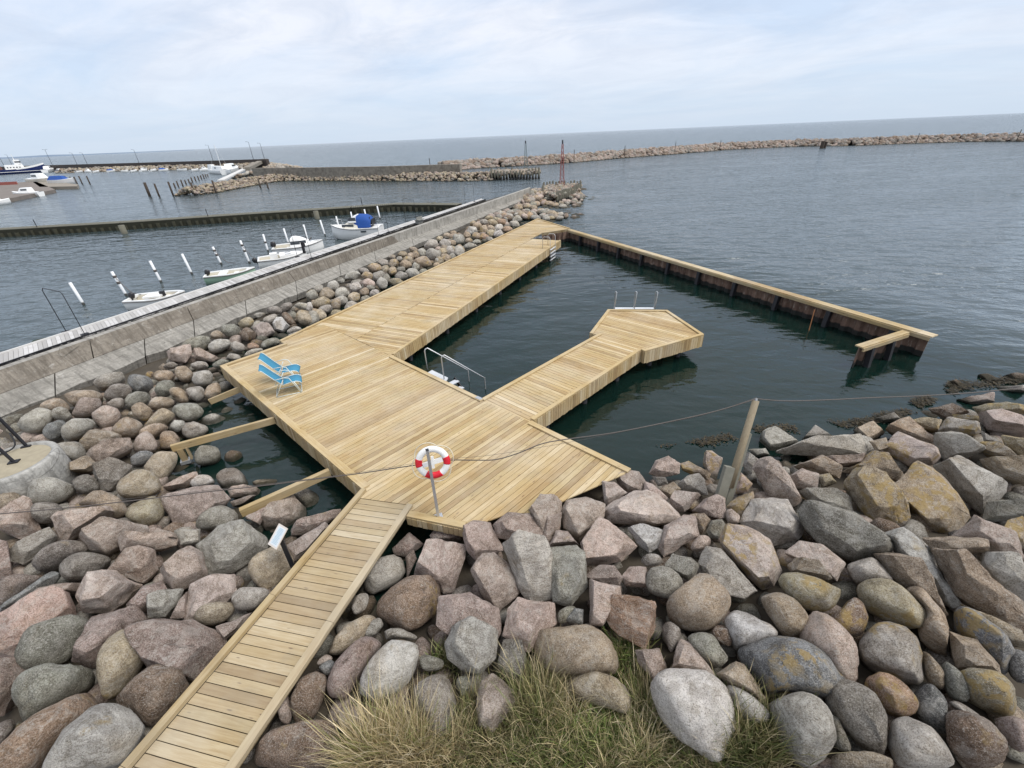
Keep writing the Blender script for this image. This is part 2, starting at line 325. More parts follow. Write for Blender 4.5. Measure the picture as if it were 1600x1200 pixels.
def terr(x, y):
    d2 = (CPA[:, 0]-x)**2+(CPA[:, 1]-y)**2+.15; wgt = d2**-2.0
    return float((wgt*CPA[:, 2]).sum()/wgt.sum())
def hit(px, py, dz=0.0):
    z = .7
    for _ in range(14):
        p = at(px, py, z+dz); z = .5*z+.5*terr(p.x, p.y)
    return at(px, py, z+dz)
def ground():
    xs = np.concatenate([[-60000, -3000, -300, -80], np.arange(-40, 46, .7), [90, 400, 3000, 60000]])
    ys = np.concatenate([[-60000, -400, -30, -9], np.arange(-6, 105, .8), [160, 400, 3000, 60000]])
    b = MB(); nx = len(xs); vs = []
    for y in ys:
        for x in xs:
            inside = -41 < x < 46 and -7 < y < 106
            z = terr(x, y) if inside else -3.0
            if not inside and y < -5 and abs(x) < 500: z = .5
            z -= .42 if z > -.4 else .25
            if inside: z += .12*noise.noise(Vector((x, y, 0)))
            vs.append((x, y, max(z, -3.2)))
    b.add(vs, [(j*nx+i, j*nx+i+1, (j+1)*nx+i+1, (j+1)*nx+i) for j in range(len(ys)-1) for i in range(nx-1)])
    n = NT('seabed_and_soil'); z = n.N.new('ShaderNodeSeparateXYZ'); n.L.new(n.pos, z.inputs[0])
    soil = n.mix(n.noise(3, 5), (.035, .028, .02), (.085, .07, .05))
    bed = n.mix(n.ramp(n.noise(.9, 5, .65, None, 1.0), [(.42, 0.0), (.60, 1.0)]), (.018, .045, .032), (.085, .058, .022))
    c = n.mix(n.ramp(z.outputs[2], [(0.0, 1.0), (.04, 0.0)]), soil, bed)
    c = n.mix(n.ramp(n.math('MULTIPLY', z.outputs[2], -.4), [(.35, 0.0), (.95, 1.0)]), c, (.012, .04, .034))
    n.set(Base_Color=c, Roughness=.95, Normal=n.bump(n.noise(9, 5), .5, .05))
    o = b.build('ground', n.m, smooth=True); tag(o, kind='structure')
ground()
sea = MB(); sea.add([(-60000, -60000, 0), (60000, -60000, 0), (60000, 60000, 0), (-60000, 60000, 0)], [(0, 1, 2, 3)])
tag(sea.build('sea', M_water), kind='structure')
# far low coast on the horizon
b = MB(); pts = []
for i in range(60):
    px = -700+i*17; d = ray(px, 247-.04375*px+1); s = 5200/math.hypot(d.x, d.y)
    hgt = 24*(.5+.5*noise.noise(Vector((i*.25, 0, 0))))*min(1, (59-i)/25)+3
    pts.append((d.x*s, d.y*s, hgt))
vs = [(x, y, -2) for x, y, h in pts]+[(x*1.005, y*1.005, h) for x, y, h in pts]+[(x*1.2, y*1.2, h*.5) for x, y, h in pts]; n = len(pts)
b.add(vs, [(i, i+1, n+i+1, n+i) for i in range(n-1)]+[(n+i, n+i+1, 2*n+i+1, 2*n+i) for i in range(n-1)])
tag(b.build('far_coast_hills', simple('hazy_woodland', (.16, .21, .28), .95, 0, .15, .01, 0)), kind='structure')  # bluish air haze is put into the woodland colour

# ------------------------------------------------------------------ bathing deck
ZD = .9
def clip(poly, k, c, keep):
    out = []
    for i in range(len(poly)):
        a, b = poly[i], poly[(i+1) % len(poly)]; da = (a[k]-c)*keep; db = (b[k]-c)*keep
        if da >= 0: out.append(a)
        if (da >= 0) != (db >= 0):
            t = da/(da-db); out.append((a[0]+(b[0]-a[0])*t, a[1]+(b[1]-a[1])*t))
    return out
def boards(mb, poly, ang, wd=.145, gap=.013, z=ZD, th=.028, rnd=None, wob=0.0):
    c, s = math.cos(-ang), math.sin(-ang)
    q = [(x*c-y*s, x*s+y*c) for x, y in poly]; y0 = min(p[1] for p in q); y1 = max(p[1] for p in q)
    y = y0; r = rnd or random.Random(5)
    while y < y1:
        st = clip(clip(q, 1, y+gap/2, 1), 1, y+wd-gap/2, -1)
        if len(st) >= 3:
            dz = r.uniform(-1, 1)*.002; zz = z+dz
            # long runs are butted from boards of 3.6 to 5.4 m
            x0 = min(p[0] for p in st); x1 = max(p[0] for p in st); cuts = [x0-1]
            xx = x0+r.uniform(6, 14)
            while xx < x1-1: cuts.append(xx); xx += 9
            cuts.append(x1+1)
            for a, b2 in zip(cuts, cuts[1:]):
                pp = clip(clip(st, 0, a+.002, 1), 0, b2-.002, -1)
                if len(pp) < 3: continue
                pp = [p for i, p in enumerate(pp) if math.hypot(p[0]-pp[i-1][0], p[1]-pp[i-1][1]) > .004]
                if len(pp) < 3: continue
                jj = r.uniform(-wob, wob)
                mb.prism([((u+jj)*c+v*s, -(u+jj)*s+v*c) for u, v in pp], zz-th, zz)
        y += wd
def W2(pts, z=ZD): return [(p.x, p.y) for p in (at(a, b, z) for a, b in pts)]
deck = empty('bathing_deck', at(640, 680, ZD), 'large pine bathing deck with long pier arm and short arrow-headed arm over dark water', 'bathing deck')
A_F = R(46.0); A_P = R(155.7)
plat = W2([(345, 573), (447, 537.5), (437, 533.5), (505, 507), (512, 510), (612, 557), (753, 625), (830, 660), (985, 735), (975, 741), (890, 778), (840, 802), (819, 801), (787, 805), (725, 827), (636, 808), (642, 789), (562, 778), (567, 765)])
mb = MB(); boards(mb, plat, A_F); mb.build('decking', wood(A_F), deck)
pl = W2([(437, 533.5), (840, 342), (891, 357.5), (846, 365), (831, 373), (556, 530), (512, 510), (505, 507)])
mb = MB(); boards(mb, pl, A_P, rnd=random.Random(2)); mb.build('decking', wood(A_P), deck)
pr = W2([(556.4, 530.3), (831.4, 373.3), (876, 376), (612, 557)])
mb = MB(); boards(mb, pr, A_P, rnd=random.Random(3), wob=.03); mb.build('decking', wood(A_P, 1.04), deck)
fing = W2([(753, 625), (937, 522), (922, 522), (950, 485), (1042, 486), (1099, 524), (1007, 550), (1002, 547), (830, 660)])
A_G = R(136)
mb = MB(); boards(mb, fing, A_G, rnd=random.Random(4)); mb.build('decking', wood(A_G, 1.03), deck)
def edge(p, q, side, wd=.14, th=.045, z=ZD, k=0, ext=(0, 0), tone=1.05, out=.02):
    a = at(*p, z); b2 = at(*q, z); a.z = b2.z = 0; d = (b2-a).normalized(); nrm = Vector((-d.y, d.x, 0))*side
    a = a-d*ext[0]; b2 = b2+d*ext[1]; zz = z+.002*k
    poly = [a-nrm*out, b2-nrm*out, b2+nrm*wd, a+nrm*wd]
    m = MB(); m.prism([(v.x, v.y) for v in poly], zz+.004, zz+th); return m.build('edge_board', wood(math.atan2(d.y, d.x), tone), deck)
edge((345, 573), (567, 765), 1, .17, k=1, ext=(.02, .02)); edge((345, 573), (447, 537.5), -1, .13, k=2, ext=(-.17, 0))
edge((612, 557), (753, 625), -1, .12, k=1, ext=(0, .05)); edge((830, 660), (985, 735), -1, .14, k=1)
edge((753, 625), (937, 522), -1, .11, k=2, ext=(-.0, 0)); edge((830, 660), (1002, 547), 1, .11, k=2, ext=(-.1, 0))
edge((922, 522), (950, 485), -1, .11, k=1, ext=(0, .05)); edge((950, 485), (1042, 486), -1, .11, k=3); edge((1042, 486), (1099, 524), -1, .11, k=4)
edge((1007, 550), (1099, 524), 1, .11, k=5); edge((1002, 547), (1007, 550), 1, .08, k=3)
edge((437, 533.5), (840, 342), -1, .10, k=3); edge((840, 342), (891, 357.5), -1, .10, k=2); edge((612, 557), (876, 376), 1, .09, k=3, ext=(-.13, 0))
edge((846, 365), (888, 358.5), 1, .13, k=1, tone=.62, th=.03); edge((831, 373), (846, 365), 1, .10, k=2, tone=.8, th=.03)
edge((636, 808), (725, 826), 1, .15, k=2, tone=1.0)
def cladding(pts, side, ht=.46, z=ZD, wd=.12, key=7, tone=.95):
    r = random.Random(key)
    for p, q in zip(pts, pts[1:]):
        a = at(*p, z); b2 = at(*q, z); a.z = b2.z = 0; L = (b2-a).length; d = (b2-a)/L; nrm = Vector((-d.y, d.x, 0))*side; m = MB(); s = 0
        while s < L-.02:
            e = min(s+wd-.010, L); hh = ht+r.uniform(-.012, .012); o = r.uniform(0, .004)
            c = a+d*(s+e)/2-nrm*(.016+o)
            m.box((c.x, c.y, z-.002-hh/2), e-s, .022, hh, math.atan2(d.y, d.x)); s += wd
        m.build('cladding', wood(0, tone, True), deck)
cladding([(345, 573), (567, 765)], 1); cladding([(612, 557), (876, 376)], 1, key=8); cladding([(876, 376), (831, 373)], 1, key=9)
cladding([(830, 660), (1002, 547), (1007, 550), (1099, 524)], 1, key=10); cladding([(1099, 524), (1042, 486), (950, 485), (922, 522), (937, 522), (753, 625)], 1, key=11)
cladding([(753, 625), (612, 557)], 1, key=12); cladding([(985, 735), (830, 660)], 1, key=13); cladding([(636, 808), (725, 827)], 1, ht=.2, key=14)
cladding([(846, 365), (888, 358.5)], 1, ht=.16, key=15, tone=.6)
def steel_pile(x, y, z=ZD-.2, r=.11, parent=deck):
    m = MB(); m.tube([(x, y, -3.3), (x, y, z)], r, 14); m.build('pile', M_darksteel, parent, True)
def along(p, q, n, inset, side):
    a = at(*p, ZD); b2 = at(*q, ZD); d = (b2-a).normalized(); nrm = Vector((-d.y, d.x, 0))*side
    return [a.lerp(b2, (i+.5)/n)+nrm*inset for i in range(n)]
for p in along((612, 557), (876, 376), 7, .35, 1)+along((612, 557), (876, 376), 7, 2.2, 1)+along((830, 660), (1000, 548), 3, .3, 1)+along((753, 625), (937, 522), 3, .3, -1)+along((1007, 550), (1099, 524), 2, .45, 1)+along((345, 573), (567, 765), 4, .7, 1)+along((612, 557), (753, 625), 3, .5, -1)+[at(1040, 500, ZD)]:
    steel_pile(p.x, p.y)
# bearers under the decking, seen from the side
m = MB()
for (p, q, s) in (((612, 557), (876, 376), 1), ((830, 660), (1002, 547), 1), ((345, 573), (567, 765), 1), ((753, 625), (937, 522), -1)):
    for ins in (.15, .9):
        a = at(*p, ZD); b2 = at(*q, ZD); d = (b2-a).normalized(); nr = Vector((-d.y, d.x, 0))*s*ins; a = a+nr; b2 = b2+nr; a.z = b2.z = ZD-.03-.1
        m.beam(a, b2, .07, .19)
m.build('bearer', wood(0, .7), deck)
# three loose bearers reaching out to the stones
def bearer(pts, z0, z1, wd, ht, label, foot=None):
    a = at(*pts[0], z0); b2 = at(*pts[1], z1); m = MB(); m.beam(a-Vector((0, 0, ht/2)), b2-Vector((0, 0, ht/2)), wd, ht)
    ang = math.atan2(b2.y-a.y, b2.x-a.x); t = empty('support_beam', a, label, 'beam', 'support beams between deck and stones')
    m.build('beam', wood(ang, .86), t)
    if foot:
        m = MB(); c = a.lerp(b2, .06)
        for s in (-1, 1): m.box((c.x+.05*s*math.sin(ang), c.y-.05*s*math.cos(ang), c.z-.38), .14, .04, .42, ang)
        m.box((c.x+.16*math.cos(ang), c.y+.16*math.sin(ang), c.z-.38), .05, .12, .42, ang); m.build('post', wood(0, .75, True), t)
        m = MB(); m.box((c.x, c.y, c.z-.62), .24, .2, .10, ang); m.build('steel_shoe', M_galv, t)
bearer(((326, 624), (374, 604)), .45, .66, .07, .2, 'short pine beam under the left corner of the deck')
bearer(((266, 696), (428, 652)), .75, .74, .10, .2, 'long pine beam on a steel-shod post beside the dark pool', True)
bearer(((374, 796), (514, 733)), .62, .74, .13, .2, 'pine beam crossing the dark pool to the pink stones')

# ------------------------------------------------------------------ boardwalk
bw = empty('boardwalk', at(400, 1000, ZD), 'narrow pine boardwalk with raised kerbs leading down over the stones to the deck', 'boardwalk')
L0, L1, R0, R1 = at(566, 766, ZD), at(192, 1200, ZD), at(645, 792, ZD), at(372, 1200, ZD)
L2 = L1+(L1-L0)*.45; R2 = R1+(R1-R0)*.62
p0 = at(562, 779, ZD); p1 = at(640, 790.5, ZD)
dl = (L1-L0).normalized(); dr = (R1-R0).normalized(); r = random.Random(9); mb = MB()
eb = (at(413, 1124, ZD)-at(300, 1095, ZD)).normalized(); Ls = (L2-p0).length; nb = int(Ls/.152)
def onright(a):
    n_ = Vector((-dr.y, dr.x, 0)); t = (R0-a).dot(n_)/eb.dot(n_); return a+eb*t
for i in range(nb):
    a0 = p0+dl*(Ls*i/nb); a1 = p0+dl*(Ls*(i+1)/nb-.012); c0 = onright(a0); c1 = onright(a1)
    j = r.uniform(-.012, .012); dz = r.uniform(-.003, .003); o = (c0-a0).normalized()*.02
    mb.prism([(v.x, v.y) for v in (a0+o, c0-o*.5, c1-o*.5, a1+o)], ZD-.03+dz-.004, ZD+dz-.004)
ang = math.atan2(eb.y, eb.x); mb.build('decking', wood(ang, .84, grey=.12), bw)
for (a, b2, s, wd, tn, gr) in ((L0, L2, 1, .115, .86, .0), (R0, R2, -1, .125, .95, .35)):
    d = (b2-a).normalized(); nrm = Vector((-d.y, d.x, 0))*s; L = (b2-a).length; m = MB(); s0 = 0
    for seg in (.36*L, .69*L, L):
        e0, e1 = a+d*s0, a+d*(seg-.006); rag = []
        k = 14
        inner = [e0+nrm*wd, e1+nrm*wd]
        outer = [e1.lerp(e0, i/k)-nrm*((.03*abs(noise.noise(e1.lerp(e0, i/k)*3)) if s < 0 else 0)) for i in range(k+1)]
        m.prism([(v.x, v.y) for v in inner+outer], ZD+.002, ZD+.075); s0 = seg
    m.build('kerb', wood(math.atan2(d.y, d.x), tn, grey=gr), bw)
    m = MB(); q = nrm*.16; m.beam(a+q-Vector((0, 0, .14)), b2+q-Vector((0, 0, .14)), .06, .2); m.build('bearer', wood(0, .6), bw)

# ------------------------------------------------------------------ sheet pile wall
wall = empty('sheet_pile_wall', at(1200, 460, ZD), 'rusty steel sheet pile wall with long pine capping round the swimming basin', 'sea wall')
rust = NT('rusty_steel'); f = rust.noise(2.2, 6, .7, rust.map((1, 1, .5)), .8); z = rust.N.new('ShaderNodeSeparateXYZ'); rust.L.new(rust.pos, z.inputs[0])
c = rust.mix(rust.ramp(f, [(.3, 0.0), (.7, 1.0)]), (.070, .036, .025), (.19, .125, .09)); c = rust.mix(rust.ramp(rust.noise(9, 5, .7, rust.map((1, 1, .25))), [(.55, 0.0), (.68, .7)]), c, (.34, .29, .24))
c = rust.mix(rust.ramp(rust.noise(5, 3), [(.6, 0.0), (.7, .35)]), c, (.19, .07, .035))
wl = rust.math('ADD', z.outputs[2], rust.math('MULTIPLY', rust.noise(4, 3), .16)); c = rust.mix(rust.ramp(wl, [(.27, 1.0), (.33, 0.0)]), c, (.012, .012, .010))
M_RUST = rust.set(Base_Color=c, Roughness=.85, Normal=rust.bump(f, .6, .03))
WA = at(889, 358.5, ZD); WB = at(1461, 525, ZD); WA.z = WB.z = 0; wd_ = (WB-WA).normalized(); wn = Vector((-wd_.y, wd_.x, 0))  # wn points offshore? checked below
if wn.dot(Vector((1, .4, 0))) < 0: wn = -wn
def sheets(a, b2, nrm, ztop, name='sheet_piling', depth=.10, pitch=.56):
    L = (b2-a).length; d = (b2-a)/L; pts = []; s = 0; k = 0
    while s < L:
        for u, o in ((0, 0), (.10, depth), (.28, depth), (.38, 0)):
            if s+u*pitch/.56 < L: pts.append(a+d*(s+u*pitch/.56)+nrm*o)
        s += pitch
    pts.append(b2)
    m = MB(); m.loft([[Vector((p.x, p.y, -3)), Vector((p.x, p.y, ztop)), Vector((p.x, p.y, ztop))+nrm*.02, Vector((p.x, p.y, -3))+nrm*.02] for p in pts]); return m.build(name, M_RUST, wall)
sheets(WA-wd_*.35, WB-wd_*.12, wn*1, ZD-.09)
def cap(a, b2, nrm, wd, parts=2, z=ZD, key=1):
    d = (b2-a).normalized(); L = (b2-a).length; r = random.Random(key)
    for i in range(parts):
        m = MB(); s = 0; o0 = wd*i/parts; o1 = wd*(i+1)/parts-.008
        while s < L:
            e = min(L, s+r.uniform(3.6, 4.8)); p = [a+d*s+nrm*o0, a+d*(e-.006)+nrm*o0, a+d*(e-.006)+nrm*o1, a+d*s+nrm*o1]
            m.prism([(v.x, v.y) for v in p], z-.045, z); s = e
        m.build('capping_board', wood(math.atan2(d.y, d.x), .93), wall)
    m = MB(); m.beam(a+d*.05-nrm*.02+Vector((0, 0, z-.11)), b2-d*.05-nrm*.02+Vector((0, 0, z-.11)), .05, .13); m.build('fascia_board', wood(math.atan2(d.y, d.x), .80), wall)
cap(WA-wn*.16, WB-wn*.16, wn, .40)
RA = at(1416, 517.5, ZD); RB = at(1345, 540, ZD); RA.z = RB.z = 0; rd = (RB-RA).normalized(); rn = Vector((-rd.y, rd.x, 0))
if rn.y < 0: rn = -rn
sheets(RA, RB, rn, ZD-.09); cap(RA-rn*.12, RB-rn*.12+rd*.1, rn, .26, key=4)
# far closing piece behind the pier nose
NA = at(847, 366, ZD); NB = at(891, 359, ZD); NA.z = NB.z = 0; sheets(NA, NB, Vector((0, 1, 0)), ZD-.12)
for i in range(10):
    t = (i+.8)/10.3; p = WA.lerp(WB, t)-wn*.10; m = MB()
    m.beam(Vector((p.x, p.y, -2.9))-wn*.35, Vector((p.x, p.y, ZD-.16)), .20, .18, upv=tuple(wd_)); m.build('raking_pile', M_darksteel, wall)
for t in (.35, .8):
    p = RA.lerp(RB, t)-rn*.1; m = MB(); m.beam(Vector((p.x, p.y, -2.9))-rn*.35, Vector((p.x, p.y, ZD-.16)), .18, .16, upv=tuple(rd)); m.build('raking_pile', M_darksteel, wall)
m = MB(); p = at(1280, 482, ZD)-wn*.3; m.tube([p+Vector((0, 0, .0)), Vector((p.x-.1, p.y-.25, -.9))], .018, 6); tag(m.build('mooring_rope', simple('orange_rope', (.35, .15, .06), .8)), 'thin brown rope hanging from the pine capping into the basin', 'rope')

# ------------------------------------------------------------------ harbour wall
hw = empty('harbour_wall', at(400, 440, 1.5), 'long battered concrete harbour wall with grey walkway behind it', 'harbour wall')
def line(pts, z): return [at(a, b, z) for a, b in pts]
def lin(p, q, z, n, ext0=0.0):
    a = at(*p, z); b2 = at(*q, z); a = a-(b2-a)*ext0; return [a.lerp(b2, i/(n-1)) for i in range(n)]
NW = 60
zt, zp = 1.50, 1.62
wo = lin((0, 553), (752, 311), zt, NW, .12); wi = lin((0, 571), (759, 311.5), zt, NW, .12)
top_in = lin((0, 573), (828, 292.3), zp, NW, .1); top_out = lin((0, 578), (829, 293.5), zp, NW, .1)
fb = lin((0, 615), (831, 298), 1.02, NW, .1); ab = lin((0, 652), (833, 306), .62, NW, .1)
up3 = Vector((0, 0, 1))
m = MB(); m.loft([[p-up3*4, p, q, q-up3*4] for p, q in zip(top_in, top_out)])
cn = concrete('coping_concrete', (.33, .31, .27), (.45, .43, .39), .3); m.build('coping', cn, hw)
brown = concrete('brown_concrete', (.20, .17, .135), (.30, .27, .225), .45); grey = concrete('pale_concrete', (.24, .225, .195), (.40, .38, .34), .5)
def slab(name, l0, l1, mat, joints, depth=.3, rag=0.0, o=Vector((0, 0, -.003))):
    k = 0; n = len(l0); L = (l0[-1]-l0[0]).length
    for a, b2 in zip(joints, joints[1:]):
        m = MB(); rings = []; seg = max(2, int((b2-a)*90))
        for i in range(seg+1):
            t = a+(b2-a)*i/seg; t = min(max(t, a+.02/L), b2-.02/L)
            p = l0[0].lerp(l0[-1], t)+o; q = l1[0].lerp(l1[-1], t)+o
            if rag: q = q+(q-p).normalized()*rag*(noise.noise(Vector((t*190, 1, 0)))+.5*noise.noise(Vector((t*600, 4, 0))))
            rings.append([p, p.lerp(q, .33), p.lerp(q, .66), q, q-up3*depth+Vector((-.1, 0, 0)), p-up3*(depth+.1)+Vector((-.3, .1, 0))])
        m.loft(rings); m.build(name, mat, hw)
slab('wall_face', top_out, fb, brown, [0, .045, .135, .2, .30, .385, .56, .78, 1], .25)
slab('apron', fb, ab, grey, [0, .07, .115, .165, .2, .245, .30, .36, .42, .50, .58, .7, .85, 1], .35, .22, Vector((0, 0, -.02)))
# plank walkway
mb = MB(); NP = 330; r = random.Random(8)
for i in range(NP):
    t0 = i/NP; t1 = (i+.93)/NP; q = [wo[0].lerp(wo[-1], t0), wi[0].lerp(wi[-1], t0), wi[0].lerp(wi[-1], t1), wo[0].lerp(wo[-1], t1)]; dz = r.uniform(-.004, .004)
    mb.prism([(v.x, v.y) for v in q], zt-.05+dz, zt+dz)
n = NT('grey_walkway_planks'); ri = n.geo.outputs['Random Per Island']; c = n.ramp(ri, [(0, (.32, .31, .30)), (.5, (.46, .45, .435)), (1, (.56, .55, .54))]); c = n.mix(n.ramp(n.noise(5, 5), [(.4, 0.0), (.8, .6)]), c, (.33, .31, .28))
M_WALK = n.set(Base_Color=c, Roughness=.85); mb.build('walkway', M_WALK, hw)
for l, w1 in ((wo, .09), (wi, .05)):
    m = MB(); dd = (wi[5]-wo[5]).normalized(); s = 1 if l is wo else -1
    m.loft([[p-up3*.2, p+up3*.05, p+dd*w1*s+up3*.05, p+dd*w1*s-up3*.2] for p in l]); m.build('walkway_edge', M_ramp if l is wo else M_darksteel, hw)
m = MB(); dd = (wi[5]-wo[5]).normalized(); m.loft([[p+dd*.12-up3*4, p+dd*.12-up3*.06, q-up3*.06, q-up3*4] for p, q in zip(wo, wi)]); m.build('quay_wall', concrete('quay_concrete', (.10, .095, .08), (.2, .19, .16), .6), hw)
# ------------------------------------------------------------------ stones
CC = dict(p=(.47, .385, .335), q=(.34, .27, .235), s=(.50, .38, .32), g=(.42, .40, .355), d=(.27, .245, .215), b=(.40, .325, .24), k=(.22, .16, .115), l=(.52, .50, .46),
          w=(.60, .59, .57), e=(.28, .275, .23), n=(.23, .24, .245), c=(.48, .41, .30), o=(.42, .29, .20), y=(.38, .33, .23), i=(.54, .455, .405))
CNAME = dict(p='pinkish grey', q='dark mauve', s='salmon pink', g='grey', d='dark grey', b='brownish grey', k='dark brown', l='pale grey', w='whitish', e='greenish grey', n='blue grey', c='cream brown', o='orange brown', y='lichen spotted', i='light pink')
